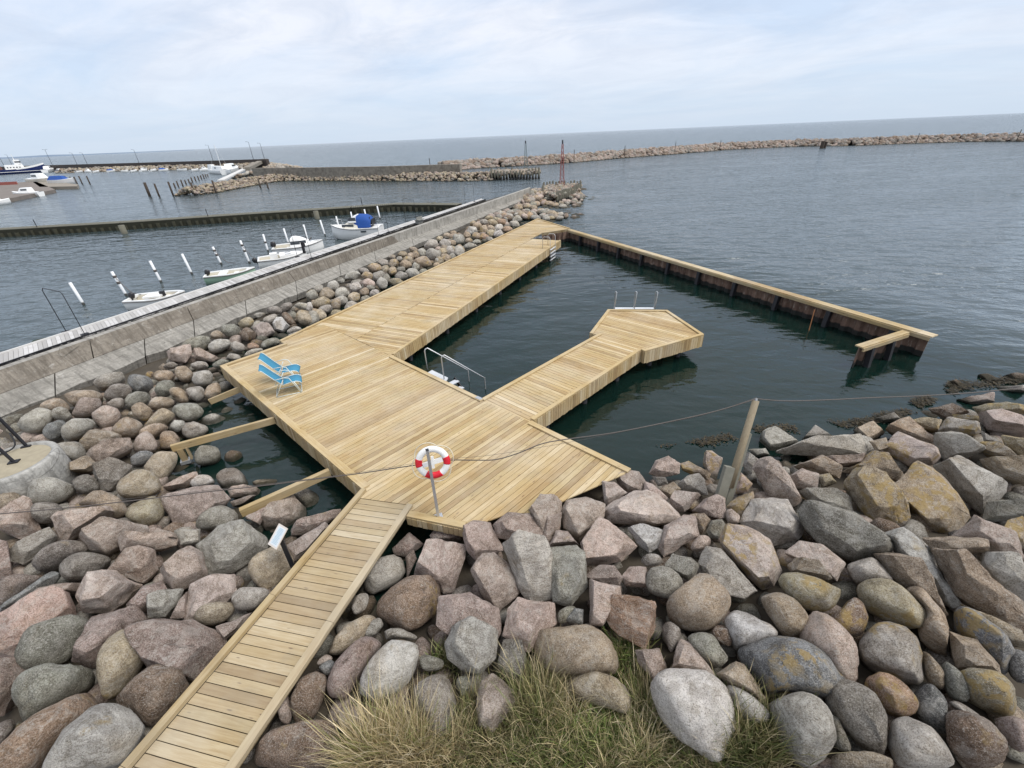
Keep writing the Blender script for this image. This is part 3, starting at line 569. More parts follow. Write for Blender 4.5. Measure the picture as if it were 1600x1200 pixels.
# outlines in zoomed coordinates: (offset x, offset y, scale) then  colour+shape[+lichen]: x,y ...
G = []
def grp(ox, oy, s, txt):
    for ln in txt.strip().split('\n'):
        for it in ln.split(';'):
            it = it.strip()
            if not it: continue
            k, rest = it.split(' ', 1); nums = [float(v) for v in rest.replace(',', ' ').split()]
            G.append((k, [(ox+nums[i]/s, oy+nums[i+1]/s) for i in range(0, len(nums), 2)]))
grp(0, 0, 1, '''pa 35,774 46,780 65,830 32,843 0,830 -8,815 10,802;br 0,771 30,771 47,784 40,794 10,806 -8,800;gr 42,772 60,748 84,746 120,760 118,772 86,786 52,791;dr 50,790 84,784 102,793 84,814 58,819
pa 80,808 88,798 138,794 174,790 180,800 136,828 104,847 94,840;br 118,790 140,771 168,770 192,782 200,796 188,808 172,808 150,794;cr 180,772 190,745 218,731 245,742 253,766 225,781;yr 198,804 214,786 250,770 258,806 232,823 210,816
pa 252,780 300,758 340,760 360,780 352,790 312,812 300,824 278,828 262,805;er 305,820 320,800 348,790 370,800 372,812 356,828 330,828 310,826;pa 127,838 172,808 228,822 232,834 186,840 170,868 140,858
pa 185,842 236,838 278,840 277,852 252,858 220,855 190,861;pa 230,837 246,825 276,834 278,842;ga 280,828 313,826 312,848 282,852;ga 12,860 40,840 84,828 90,840 66,862 36,883 16,878;dr 49,882 66,860 100,846 130,848 141,860 112,872 84,888 58,892
dr 92,884 112,868 144,862 170,868 176,876 160,892 130,908 100,908;pa 167,892 190,862 220,855 244,860 248,890 224,912 200,896;pa 249,892 276,864 298,852 316,864 323,900 276,924 256,908;qa -5,849 14,852 12,880 21,900 -4,906
qr 0,910 44,898 66,902 40,920 20,934 -5,946;na -4,952 32,924 80,893 95,898 86,910 48,926 -2,962;qa 40,935 60,918 90,911 130,912 124,925 100,928 50,940;sa -4,962 43,940 90,922 110,927 123,960 93,970 50,987 33,1030 -4,1027
ia 120,930 140,898 180,892 204,902 222,914 192,942 174,954 128,958;ga 228,940 256,928 286,921 278,942 258,964 230,966;qa 196,944 224,916 254,908 262,924 230,940 226,955 200,952;ia 297,913 333,900 368,897 370,923 353,940 307,960 300,973 287,972
cr 302,970 313,950 353,938 370,950 353,970 327,977;lr 358,933 377,917 410,915 422,930 397,953 367,952;cr 387,894 404,870 428,852 450,852 462,880 440,905 420,922 398,912;ga 307,852 340,824 380,816 416,844 416,856 364,896 326,900 320,876
ia 407,818 420,788 448,762 476,794 476,812 450,828 416,828;dr 458,764 480,762 500,776 504,794 486,804 470,790;qa 456,828 476,812 532,796 528,808 480,836 456,838;pa 448,852 476,836 510,818 516,824 480,864 460,876
qa 110,1033 143,963 187,953 213,947 227,967 203,980 167,1000 147,1043;er 35,1020 47,987 87,967 130,963 138,977 120,1017 93,1037 43,1050;qa 200,980 240,967 300,967 350,990 350,1013 303,1060 267,1043 230,1040 223,1000
cr 147,1040 173,990 200,982 227,990 230,1013 213,1050 173,1093 160,1087;er 15,1093 27,1060 73,1038 100,1043 143,1043 143,1063 110,1087 37,1133;kr 173,1097 227,1047 253,1042 300,1063 273,1100 233,1140 200,1113
or -10,1193 27,1140 83,1100 143,1080 157,1097 127,1130 77,1177 50,1208 -10,1215;lr 77,1193 110,1137 147,1105 187,1107 230,1133 227,1157 187,1208 77,1212;qa -10,1030 30,1030 40,1050 17,1090 7,1117 -10,1120;dr -6,1127 20,1123 25,1133 -5,1170
qa 337,980 393,957 377,980 350,1000;qa 266,966 280,940 294,924 290,965
br 95,615 125,609 155,610 161,622 140,630 115,636 105,622;pr 111,645 127,622 155,620 159,630 147,647 117,651;pr 140,650 150,635 180,636 191,650 180,665 160,671;gr 22,662 40,650 56,638 75,640 82,650 78,662 64,675 35,674;br 70,626 95,624 108,633 109,640 96,646 78,644 60,640
gr 79,644 96,636 106,640 115,652 106,657 84,656;nr 66,676 70,666 84,657 106,658 100,676 86,686 72,684;gr 98,672 110,662 125,652 149,654 142,672 118,688 100,686;br 120,686 134,673 158,672 185,677 192,684 150,703 130,700;br 172,672 185,657 207,651 225,662 215,680 195,684
br 227,663 245,642 262,638 275,648 262,662 235,672;br 205,640 212,630 225,629 240,643 226,660 212,650;br 210,685 225,668 250,661 265,665 250,678 225,690;pr 207,700 213,682 232,672 246,690 243,705 220,707;br 247,702 252,676 267,670 283,685 277,698;lr 265,667 272,655 290,658 287,670 275,675
gr 280,677 295,660 320,662 327,675 300,688;lr 312,655 332,647 355,652 357,660 338,673 318,668;er 267,642 275,629 307,630 319,640 310,652 292,659 277,652;pa 135,709 160,694 202,685 206,700 180,715 155,727 140,720;gr 82,697 100,691 125,691 135,705 130,715 110,720 95,715
ba 108,722 135,712 156,728 140,737 110,736;nr 200,715 220,704 242,707 225,727 207,727;cr 225,727 250,702 277,705 277,725 257,752 232,742;da 145,737 175,722 207,727 190,755 170,767 155,765;dr 110,750 130,737 155,750 152,767 125,772;er 302,712 307,697 335,696 347,712 337,725 310,727
kr 348,717 357,705 375,705 380,717 362,729;dr 335,742 350,732 372,734 386,750 388,763 350,766;pa 253,760 287,745 307,737 310,747 292,760 262,766;wr 293,752 310,744 325,744 338,755 320,760 300,760;dr 161,618 180,602 200,600 207,612 195,622 170,625
nr 197,595 208,584 230,585 239,600 232,611 215,614;gr 145,597 160,585 190,581 198,592 180,607 155,611;er 197,620 212,614 237,615 235,625 212,640 197,635;dr 162,632 175,624 196,622 195,635 182,640;br 229,632 245,622 270,622 272,630 252,640 235,638;er 240,605 250,596 270,595 275,605 262,618 247,620
br 262,612 278,604 290,612 297,625 285,630 270,622;gr 290,610 300,603 320,605 318,625 300,626;br 319,617 328,600 342,598 347,612 335,624 322,622;lr 299,595 305,580 325,577 334,590 325,602 307,603;br 271,583 275,573 292,571 302,583 295,597 282,595;br 237,592 250,580 267,579 274,590 262,597
pa 260,550 275,543 297,538 300,552 290,567 265,562;gr 295,572 300,566 322,565 327,573 315,578;dr 252,575 265,565 280,569 270,577;pa 300,548 312,546 340,559 332,565 305,560;er 328,570 350,559 360,565 345,577;lr 324,540 342,529 360,532 358,541 337,551 327,547
er 278,540 300,528 321,525 330,530 320,547 300,546;br 328,521 339,515 351,524 345,529 330,528;er 343,515 352,508 375,508 372,523 360,529;cr 370,503 387,494 399,502 390,511 375,511;kr 374,520 385,511 399,517 400,527 388,533 378,529;ia 395,512 408,503 420,505 429,520 414,528 403,525
gr 414,495 432,490 434,498 425,507 410,503;wa 426,505 432,496 441,497 452,509 442,521 429,515;gr 360,536 366,532 384,540 381,549 363,549;or 385,538 397,534 406,541 402,546 387,546;er 406,538 420,529 436,528 438,537 411,546;gr 380,557 384,549 408,544 411,549 385,560;gr 348,559 364,550 378,558 372,564
kr 438,490 447,486 463,505 462,509 451,508;cr 460,490 472,485 486,487 498,502 486,511 469,509;gr 457,476 468,473 484,475 487,485 470,484;dr 441,475 456,471 457,481 445,487 435,488;gr 393,493 405,488 418,490 405,498;dr 414,484 427,480 441,481 440,490 420,489;gr 450,514 463,510 475,514 462,520 448,522
lr 444,527 465,518 477,516 470,522;gr 477,512 484,509 493,512 483,517;br 478,457 487,452 498,458 495,464 483,469;br 498,505 505,502 514,502 510,506 500,509''')
grp(400, 800, 3, '''lr 485,310 560,230 640,200 700,215 700,290 620,360 520,380;lr 445,430 480,385 530,380 520,450 460,485;kr 560,440 620,370 720,310 840,300 865,370 850,470 730,560 650,550 570,480;pa 740,300 800,150 870,135 985,155 980,220 930,370 880,380 820,300
qa 640,170 720,100 790,150 700,210 650,200;qa 700,210 740,180 755,220 710,310;qa 815,110 840,80 960,90 960,130 830,135;pa 965,80 1020,40 1100,50 1160,180 1030,235 990,180;pa 1010,280 1060,200 1120,190 1190,250 1240,370 1140,470 1070,400
la 1155,150 1200,130 1340,150 1430,330 1380,410 1290,430 1240,370 1200,270;pa 1110,60 1180,5 1280,10 1355,80 1340,140 1220,140 1130,120;ga 1360,170 1500,160 1540,200 1550,350 1480,440 1390,420 1430,330;pa 845,530 860,400 1000,375 1130,460 1145,560 1130,600 970,540 890,570
pa 1155,580 1180,450 1230,405 1395,430 1405,520 1300,610 1280,660 1220,600;cr 340,620 440,520 550,470 560,510 500,600 390,670 350,660;gr 490,590 520,520 580,490 600,530 560,580;qr 330,830 380,700 480,600 570,575 590,620 520,720 460,800 420,870 350,870
wr 490,770 560,660 650,590 740,600 755,700 750,760 660,850 560,880 500,850;ga 890,620 920,540 1000,500 1130,560 1120,680 1040,765 960,740 900,680;da 1130,720 1160,600 1250,595 1265,690 1250,800 1180,780;dr 740,800 830,740 920,770 945,900 920,1030 820,1060 760,960
pa 1030,870 1060,790 1110,755 1210,830 1215,900 1110,1030 1050,1000;br 1300,650 1330,540 1420,520 1600,550 1690,640 1690,740 1600,770 1400,760;kr 165,880 200,790 280,750 340,770 310,900 250,985 175,985;pr 100,900 150,850 170,900 165,985 115,990
kr -45,1200 0,1095 75,1035 180,990 340,980 380,1060 360,1210;nr 290,720 350,690 370,710 340,770 300,750;pr 275,710 330,660 365,690 310,720;er 760,680 800,665 880,690 870,740 780,745;dr 590,560 660,540 760,580 740,600 650,590 600,600;er 930,780 990,770 1010,820 960,880''')
grp(850, 800, 3, '''pa 175,150 260,25 300,40 440,160 360,230 200,255;wa 395,80 450,55 570,90 545,160 495,195 440,150;ga 720,240 760,160 830,170 870,230 1000,370 930,410 860,390 780,320;ia+ 820,150 850,60 960,70 1060,130 1105,270 1080,350 1020,365 930,270 850,190
er 480,360 490,270 560,255 665,320 640,390 560,410;br 570,440 640,370 740,290 860,380 880,440 770,555 650,550 580,500;ea 565,250 600,195 690,215 725,250 710,310 680,325;dr 450,215 500,195 555,210 555,245 470,255
pa 215,320 360,350 360,400 300,480 275,535 210,530;pa 365,300 400,255 480,260 490,350 380,345;oa 275,500 320,400 400,395 520,420 525,530 470,640 330,560;br 1005,370 1100,375 1200,430 1240,520 1190,585 1120,580 1030,440
yr+ 1100,330 1130,280 1300,320 1350,340 1400,380 1340,470 1230,460 1140,380;wr 850,510 880,460 960,470 1100,560 1060,600 900,650 880,600;kr 780,560 820,520 890,560 880,640 800,600;er 665,580 760,565 830,610 870,690 800,740 700,650;dr 550,540 580,510 650,560 620,620 590,670
ia 590,740 640,600 700,620 810,780 780,800 640,750;wr 520,860 530,800 590,750 730,740 830,800 915,950 880,1060 830,1170 700,1100 570,1000;ba 810,760 900,700 940,710 1040,870 1030,900 880,820;lr 845,830 870,800 990,870 1060,940 1040,990 930,960
nr+ 910,660 950,620 1040,590 1230,610 1350,700 1490,850 1380,870 1290,870 1150,850 1050,880 1000,780;gr 1055,920 1110,870 1220,850 1300,900 1350,1000 1350,1080 1290,1190 1200,1190 1120,1100 1080,1020;cr 115,830 130,770 200,755 370,800 435,890 410,950 330,930 180,890
pa 430,650 540,640 580,740 520,800 440,700;pa 20,160 60,85 110,90 165,155;pa 0,0 85,0 70,90 20,160 -10,160;qa 190,300 260,250 330,250 370,310 350,350 215,320;er 60,480 100,440 150,440 140,480 95,525 70,520;na 94,510 140,450 185,460 180,525''')
grp(560, 560, 4, 'pa 1060,960 1130,860 1240,860 1270,900 1250,1060 1170,1170 1120,1060;pa 1270,950 1300,890 1420,865 1540,910 1530,990 1380,1150 1280,1060')
grp(900, 660, 5, '''pa 640,980 700,810 840,720 930,740 960,890 850,960 690,1045;ia 215,700 260,640 420,550 560,530 640,560 820,740 760,780 600,810 250,780;ia 205,460 300,470 400,550 250,645 220,620;pa 295,400 400,365 490,390 540,460 530,540 400,550 340,500
pa 540,460 600,480 720,590 700,625 600,600 530,530;pa 570,400 620,300 720,265 815,320 810,400 700,400 660,430;ba+ 820,320 880,305 960,350 1050,400 1030,450 900,400 830,370;da 590,420 700,430 720,480 640,500;ga 800,480 870,420 960,400 1000,440 1030,570 960,560 830,530
ba+ 650,520 760,460 820,520 740,600 700,560;pa 730,620 770,540 950,550 970,570 850,700 760,690;pa 910,690 1000,600 1100,560 1170,600 1160,740 1130,750;ba 890,720 1000,710 1050,760 980,880 930,800;ea 1020,850 1060,770 1140,760 1170,800 1110,920 1050,900
pr 880,980 960,880 1040,890 1060,950 950,1020;pr 1165,690 1220,680 1280,720 1270,800 1180,790;ba+ 1170,660 1250,590 1380,540 1390,600 1290,740;pa+ 1240,560 1250,480 1290,390 1380,480 1340,540;pa+ 990,330 1000,240 1060,230 1140,280 1100,440 1060,480
pa 1300,340 1330,230 1430,290 1370,370;ga 1350,210 1480,200 1510,250 1400,270''')
grp(1150, 560, 3.556, '''la 15,910 90,785 290,780 380,940 350,1020 200,1040;ga 130,460 150,400 215,378 340,465 190,540;pa 90,610 130,560 190,550 250,590 360,790 320,820 180,760;ga 230,520 370,460 690,420 730,490 720,530 400,540;ga 360,460 440,370 540,430;ba 650,400 760,350 830,410 730,480
pa 500,545 720,540 700,590 560,595;ba 320,600 480,540 590,610 580,670 440,640;pa 290,655 370,610 460,650 450,720 330,720;ya+ 455,650 520,640 560,690 480,720;ga 345,735 560,725 640,770 650,860 440,810;ea 340,850 370,800 640,860 860,1010 870,1050 850,1085 650,1130 480,1045 400,960
ba+ 600,690 660,620 830,650 960,820 975,890 910,935 760,930 700,860;ba+ 590,630 760,520 830,540 920,640 900,680 680,600;ia+ 815,500 900,405 1120,500 1140,550 1090,590 960,600 870,540;ba 830,400 960,340 1130,470 1100,490 900,400;ya+ 900,360 1020,330 1140,340 1120,410 1080,400
la+ 1120,400 1170,340 1350,360 1360,410 1330,430 1200,410;ga 1090,430 1200,405 1330,460 1380,510 1290,550 1160,560;la 1100,600 1230,530 1510,690 1500,740 1370,870 1220,730;ba+ 900,740 1010,570 1100,610 1300,840 1300,880 1200,990 1100,970 960,850
ba 1350,560 1560,560 1600,600 1600,700 1440,650;ga 1370,900 1400,800 1460,790 1620,790 1620,880 1400,890;pa 1210,990 1330,870 1540,990 1600,1110 1500,1130 1300,990;ba 1040,1000 1200,985 1390,1005 1400,1066 1250,1085 1100,1062
ia 1340,300 1480,285 1620,330 1620,430 1400,390;ya+ 1310,270 1500,240 1620,260 1620,300 1350,300;pa 1200,240 1430,190 1440,240 1300,270;la 1420,155 1610,150 1610,190 1450,190;ya+ 1200,310 1350,330 1350,350 1220,340;ka 1070,280 1200,250 1300,300 1180,330
da 750,340 880,300 920,340 800,360;ka 1345,90 1400,85 1500,130 1400,150;ka 1490,100 1540,85 1610,100 1610,145 1520,140;ka 1180,130 1220,120 1290,160 1250,185;ga 1360,400 1480,480 1380,460;ba+ 1360,470 1450,460 1590,580 1500,570 1380,520;ya+ 1480,430 1610,440 1610,560 1500,480
ba+ 1460,1010 1500,930 1610,890 1610,1060;ga 60,520 130,570 90,640 40,600;ba 740,460 830,440 850,500 780,520''')
grp(1200, 800, 3, '''ia 80,190 150,140 250,150 355,240 320,320 260,280 150,220;ba 90,250 130,210 230,230 300,310 280,320 110,280;gr 360,260 420,230 500,210 590,310 560,330 420,345;ba 500,200 560,195 680,220 740,320 840,480 820,500 740,440 600,320
yr+ 420,350 500,315 600,330 730,460 735,510 700,545 560,510 450,430;br 630,350 700,340 760,400 835,500 850,640 860,680 780,650 700,560 740,480;kr+ 270,480 330,470 400,390 450,430 465,520 430,590 340,560;pr 140,580 200,470 280,500 400,590 420,690 420,790 350,790 260,700
gr+ 430,640 460,560 520,510 600,520 700,600 735,700 730,780 690,810 560,760 450,700;or+ 450,800 490,750 570,760 690,860 700,930 580,960 500,880;nr 690,830 740,800 830,870 850,960 840,1040 760,1000 700,940;dr 260,870 330,800 420,800 540,920 570,1060 550,1140 470,1110 370,1020
lr 575,1050 590,970 660,945 780,1000 870,1130 860,1210 640,1210 580,1130;kr 845,1040 850,940 920,920 1080,1030 1140,1110 1100,1180 980,1210 860,1130;yr+ 880,780 940,755 1100,775 1160,830 1190,940 1100,960 960,900;ba 850,560 980,600 1080,720 1090,760 980,750 880,740 860,680
nr+ 860,480 900,450 1000,490 1110,580 1140,660 1110,760 1060,700 900,580;ba 770,180 870,185 1000,320 1210,440 1220,520 1130,530 930,420 880,390;la 1005,190 1080,180 1140,190 1210,260 1210,460 1130,400 1010,280;ba 900,430 1000,480 1190,560 1220,640 1130,620 1000,500
nr 1130,640 1210,640 1210,820 1120,760;br 720,640 830,740 830,840 740,790 735,700;er 800,690 900,750 950,890 840,860;pr 1030,960 1210,960 1210,1130 1150,1100;gr 845,880 940,910 1060,1020 1040,1020 880,930;br 300,1150 380,1130 560,1150 620,1210 290,1210;er 280,930 320,960 385,1090 380,1130 310,1100
ka+ 1120,50 1210,20 1210,200 1150,140;la 545,100 640,70 720,140 900,430 860,450 780,380 700,240 600,200''')
grp(0, 0, 1, '''cr 393,750 428,748 440,752 428,760 396,760;pa 356,766 380,760 406,766 404,774 360,778;qa 360,784 392,773 400,774 380,788 364,792;qa 383,808 420,790 406,820;qa 473,708 495,719 486,727
dr 362,631 377,620 389,627 377,637;dr 381,654 394,644 405,652 396,661;gr 344,642 355,635 370,641 362,652 347,652;dr 372,639 383,637 385,644 374,648''')
def ell(ox, oy, s, txt, cols, seed):
    r = random.Random(seed)
    for it in txt.split(';'):
        v = [float(x) for x in it.split(',')]; a = R(v[4]) if len(v) > 4 else r.uniform(-.3, .3); n = 9; c, sn = math.cos(a), math.sin(a); P = []
        for i in range(n):
            t = 2*math.pi*(i+r.uniform(-.25, .25))/n; k = r.uniform(.9, 1.08); x = v[2]*math.cos(t)*k; y = v[3]*math.sin(t)*k
            P.append((ox+(v[0]+x*c-y*sn)/s, oy+(v[1]+x*sn+y*c)/s))
        G.append((r.choice(cols)+'r', P))
ell(480, 330, 6.667, '50,870,65,55;115,810,60,40;205,860,85,65;350,850,80,55;270,780,75,45;505,790,70,55;640,750,75,50;475,670,85,45,-15;625,670,70,40;350,720,45,35;490,900,65,60;610,930,65,50;595,840,55,45;700,860,60,45;665,800,50,30;775,750,60,75,-20;740,670,65,55;825,700,40,50;705,590,75,45;815,605,45,45,-30;790,530,65,40;900,540,55,45;890,625,45,50;980,680,70,45,10;1100,655,80,60;930,740,95,45,10;1210,635,50,35;1030,555,60,50;1050,510,60,40;990,450,55,35;960,500,35,30;1075,465,40,40;880,480,45,25;1210,540,95,70,15;1130,580,40,50;970,610,60,30;1310,450,80,60;1350,560,40,30;1370,520,45,35;1440,500,50,45;1195,430,45,55,-25;1130,450,40,40;1110,400,50,30;1290,345,80,50,-10;1435,335,65,45;1410,420,50,40;1490,415,50,60;1580,410,60,60;1375,290,45,25;1450,260,55,30;1570,300,60,60;1520,230,40,30;150,950,100,60;350,940,80,50;300,970,55,75;190,1020,75,50;460,990,85,50;130,1090,80,60;310,1070,60,55;400,1050,40,25;50,1120,75,90;180,1170,60,30;20,1000,40,50;590,620,60,30', 'ggggbbbplecy', 1)
ell(680, 270, 6.667, '40,690,45,30;100,740,60,45;110,660,50,35;200,670,55,35;255,700,55,60;180,730,40,30;380,610,70,50,-20;330,650,40,40;430,660,50,45;510,670,55,40;505,590,45,50;580,640,55,50;575,580,45,35;660,570,50,35;660,640,55,45;350,710,50,30;160,810,60,60;245,830,60,70;360,770,80,40;30,840,35,40;100,890,60,50;40,920,50,50;180,880,40,40;750,590,60,35;830,540,60,40;570,690,45,25;430,720,50,30;440,560,50,35;510,510,45,30;400,530,40,30;600,520,55,35;690,510,50,30;720,460,50,40;640,490,45,30;560,470,45,25;780,420,50,30;870,380,50,50;800,340,45,30;900,450,50,50;970,360,50,40;980,450,45,45;1030,390,40,50;850,490,60,30;1050,270,50,35;1000,290,50,35;1130,310,50,30;1190,330,60,40;1250,350,45,40;1290,290,50,30;1310,320,40,25;1100,400,50,35;1160,420,50,45;1230,440,60,40;1140,460,60,25;1200,475,45,25;1330,370,60,40;1050,330,45,35;950,280,45,30;1100,220,50,25;1150,200,50,25;1200,240,50,30;1040,210,45,25;1250,190,40,25;1300,180,40,20;700,400,45,25;620,440,50,25', 'gbbyyolbg', 2)

def area(P): return abs(sum(P[i][0]*P[(i+1) % len(P)][1]-P[(i+1) % len(P)][0]*P[i][1] for i in range(len(P))))/2
def cen(P):
    A = cx_ = cy_ = 0
    for i in range(len(P)):
        x0, y0 = P[i]; x1, y1 = P[(i+1) % len(P)]; k = x0*y1-x1*y0; A += k; cx_ += (x0+x1)*k; cy_ += (y0+y1)*k
    return cx_/(3*A), cy_/(3*A)
def stone_mesh(P, kind, seed, col, lich, detail):
    """a solid stone whose outline P is known: middle ring on a tilted plane, domed or faceted caps on both sides"""
    r = random.Random(seed); c2 = cen(P); C = hit(*c2); A = area(P)
    # size in metres
    q0 = ray(c2[0], c2[1]); dist = (C-CAMP).length
    size = math.sqrt(A)*dist/F/ max(.35, 1)
    C = C + Vector((0, 0, size*.12)); d = q0; C = CAMP+d*((C-CAMP).length)
    nrm = (-d*.80+Vector((0, 0, 1))*.42).normalized()
    def onp(px, py):
        e = ray(px, py); return CAMP+e*(((C-CAMP).dot(nrm))/e.dot(nrm))
    bm = bmesh.new(); U = nrm.orthogonal().normalized(); V = nrm.cross(U)
    if kind == 'r':
        Q = P
        for _ in range(2):
            N_ = []
            for i in range(len(Q)):
                a, b2 = Q[i], Q[(i+1) % len(Q)]; N_ += [(a[0]*.77+b2[0]*.23, a[1]*.77+b2[1]*.23), (a[0]*.23+b2[0]*.77, a[1]*.23+b2[1]*.77)]
            Q = N_
        mx_, my_ = cen(Q); Q = [(mx_+(x-mx_)*1.045, my_+(y-my_)*1.045) for x, y in Q]
        ring = [onp(*q) for q in Q]; hf = size*r.uniform(.36, .46); hb = size*.5; th = r.uniform(0, 6.28); tl = r.uniform(0, .12)
        sh = (U*math.cos(th)+V*math.sin(th))*size*tl; rings = []
        for t in (-1, -.8, -.45, -.15, 0, .25, .5, .72, .88, .97):
            k = (1-abs(t)**2.3)**(1/2.1); hh = (hf if t > 0 else hb)*t
            rings.append([bm.verts.new(C+(p-C)*k+nrm*hh+sh*(t if t > 0 else 0)) for p in ring] if k > .02 else None)
        rings = [g for g in rings if g]; n = len(ring)
        for a, b2 in zip(rings, rings[1:]):
            for j in range(n): bm.faces.new((a[j], a[(j+1) % n], b2[(j+1) % n], b2[j]))
        for g, tt in ((rings[0], -1.0), (rings[-1], 1.0)):
            cc = sum((v.co for v in g), Vector())/n; cv = bm.verts.new(cc+nrm*(size*.01*tt))
            for j in range(n): bm.faces.new((g[j], g[(j+1) % n], cv))
        bmesh.ops.recalc_face_normals(bm, faces=bm.faces)
        lv = 1 if detail > 1 else 0
    else:
        mx_, my_ = cen(P); ring = [onp(mx_+(x-mx_)*1.03, my_+(y-my_)*1.03) for x, y in P]; pts = list(ring)
        h = size*r.uniform(.26, .42); th = r.uniform(0, 6.28); sh = (U*math.cos(th)+V*math.sin(th))*size*r.uniform(.02, .13)
        tilt = (U*math.cos(th+1.3)+V*math.sin(th+1.3))*r.uniform(.15, .55)
        k0 = r.uniform(.45, .8); drop = set(r.sample(range(len(ring)), 1 if len(ring) > 5 else 0))
        for ii, p in enumerate(ring):
            if ii in drop: continue
            k = k0*r.uniform(.9, 1.08); q = C+(p-C)*k; pts.append(q+sh+nrm*(h+(q-C).dot(tilt)))
        for p in ring: pts.append(C+(p-C)*r.uniform(.6, .8)-nrm*size*r.uniform(.4, .55))
        if r.random() < .5:
            i = r.randrange(len(ring)); pts.append(C+(ring[i]-C)*.93+nrm*h*.75)
        vs = [bm.verts.new(p) for p in pts]; g = bmesh.ops.convex_hull(bm, input=vs)
        bmesh.ops.delete(bm, geom=[v for v in bm.verts if not v.link_faces], context='VERTS')
        bmesh.ops.dissolve_limit(bm, angle_limit=R(9), verts=bm.verts, edges=bm.edges)
        try: bmesh.ops.bevel(bm, geom=list(bm.edges)+list(bm.verts), offset=size*.014*r.uniform(.6, 1.5), segments=2, profile=.6, affect='EDGES', clamp_overlap=True)
        except Exception: pass
        lv = detail
    bmesh.ops.triangulate(bm, faces=bm.faces)
    if lv:
        tgt = size/(5 if lv == 1 else 9 if lv == 2 else 14)
        for _ in range(3):
            E = [e for e in bm.edges if e.calc_length() > tgt*1.5]
            if not E: break
            bmesh.ops.subdivide_edges(bm, edges=E, cuts=1, use_grid_fill=False); bmesh.ops.triangulate(bm, faces=[f for f in bm.faces if len(f.verts) > 3])
    bm.normal_update(); so_ = Vector((seed*1.7 % 50, seed*.9 % 50, 3)); a1 = size*(.045 if kind == 'r' else .022); f1 = 1.9/size
    if kind == 'r':
        cutp = []
        for _ in range(7):
            a_ = r.uniform(0, 6.28); t_ = r.uniform(.15, .95); q_ = (U*math.cos(a_)+V*math.sin(a_))*math.sqrt(1-t_*t_)+nrm*t_
            ext = max((v.co-C).dot(q_) for v in bm.verts); cutp.append((q_, ext*r.uniform(.74, .92)))
        for v in bm.verts:
            for q_, e_ in cutp:
                t_ = (v.co-C).dot(q_)-e_
                if t_ > 0: v.co -= q_*t_*.72
    for v in bm.verts:
        p = v.co*f1+so_; dd = a1*noise.fractal(p, .8, 2.1, 5)
        if kind == 'a': dd += size*(.035*(round(noise.noise(p*1.1)*3)/3)+.018*(round(noise.noise(p*3.1)*2)/2))
        v.co += v.normal*dd
    me = bpy.data.meshes.new('boulder'); bm.to_mesh(me); bm.free()
    me.polygons.foreach_set('use_smooth', [True]*len(me.polygons))
    if kind == 'a':
        try: me.set_sharp_from_angle(angle=R(34))
        except Exception: pass
    j = [r.uniform(.92, 1.08) for _ in range(3)]; jj = r.uniform(.84, 1.14)
    jj *= 1.12; cv = np.tile(np.array([col[0]*jj*j[0]**.4, col[1]*jj, col[2]*jj*j[2]**.4, lich], 'f'), len(me.vertices))
    ca = me.color_attributes.new('Col', 'FLOAT_COLOR', 'POINT'); ca.data.foreach_set('color', cv); me.materials.append(ROCK)
    return me, C, size
LAND = [('the info sign', 435, 850), ('the lifebuoy pole', 690, 830), ('the head of the boardwalk', 640, 860), ('the leaning wooden post', 1140, 765), ('the deck right tip', 985, 735), ('the dry straw tuft', 600, 1110), ('the orange white-spotted block', 985, 965),
        ('the biggest white boulder', 1090, 1125), ('the concrete drum', 40, 730), ('the lowest pine beam', 400, 790), ('the steel-shod beam', 320, 690), ('the short pine beam', 345, 620), ('the blue chairs', 440, 560), ('the deck left corner', 345, 573),
        ('the pier arm near end', 510, 505), ('the pier arm middle', 640, 430), ('the pier arm tip', 830, 335), ('the red lattice mast', 880, 290), ("the photo's bottom left corner", 0, 1200), ('the boardwalk foot', 290, 1130),
        ("the photo's bottom right corner", 1600, 1200), ("the photo's middle right edge", 1600, 760), ('the biggest pale square block', 1525, 755), ('the green grass patch', 920, 1120), ('the brown weedy rocks', 1530, 600), ('the dark pool', 420, 720),
        ("the photo's lower left edge", 0, 900), ('the pale kerbside slab', 330, 940), ('the white streaked boulder', 620, 1040), ('the blue canopy boat', 640, 400), ('the widest blue grey boulder', 1235, 1040), ('the narrow long slab', 1445, 890)]
def dirw(x, y, a, b2):
    dx, dy = x-a, y-b2
    if abs(dx) > 1.6*abs(dy): return 'right of' if dx > 0 else 'left of'
    if abs(dy) > 1.6*abs(dx): return 'below' if dy > 0 else 'above'
    return 'below' if dy > 0 else 'above'
order = sorted(range(len(G)), key=lambda i: -area(G[i][1])); meta = []
rest = []; NIND = 298
for rank, i in enumerate(order):
    k, P = G[i]; A = area(P); col = CC[k[0]]; lich = .78 if '+' in k else (.2 if k[0] in 'bcko' else 0.0)
    x, y = cen(P)
    if y < 520 and k[0] in 'bcoy': lich = .6
    me, C, size = stone_mesh(P, k[1], 100+i, col, lich, 3 if A > 3500 else 2 if A > 700 else 1)
    if rank >= NIND: rest.append(me); continue
    o = bpy.data.objects.new('boulder', me); COL.objects.link(o)
    sz = 'large ' if A > 5500 else 'small ' if A < 500 else ''
    sh = 'rounded boulder' if k[1] == 'r' else 'angular block'
    land = min(LAND, key=lambda l: math.hypot(l[1]-x, l[2]-y)); dd = math.hypot(land[1]-x, land[2]-y)
    meta.append([o, sz+CNAME[k[0]]+' '+sh, dirw(x, y, land[1], land[2])+' '+land[0] if dd > 14 else 'right beside '+land[0], dd, land[0], k])
from collections import defaultdict
bk = defaultdict(list)
for m_ in meta: bk[(m_[1], m_[2])].append(m_)
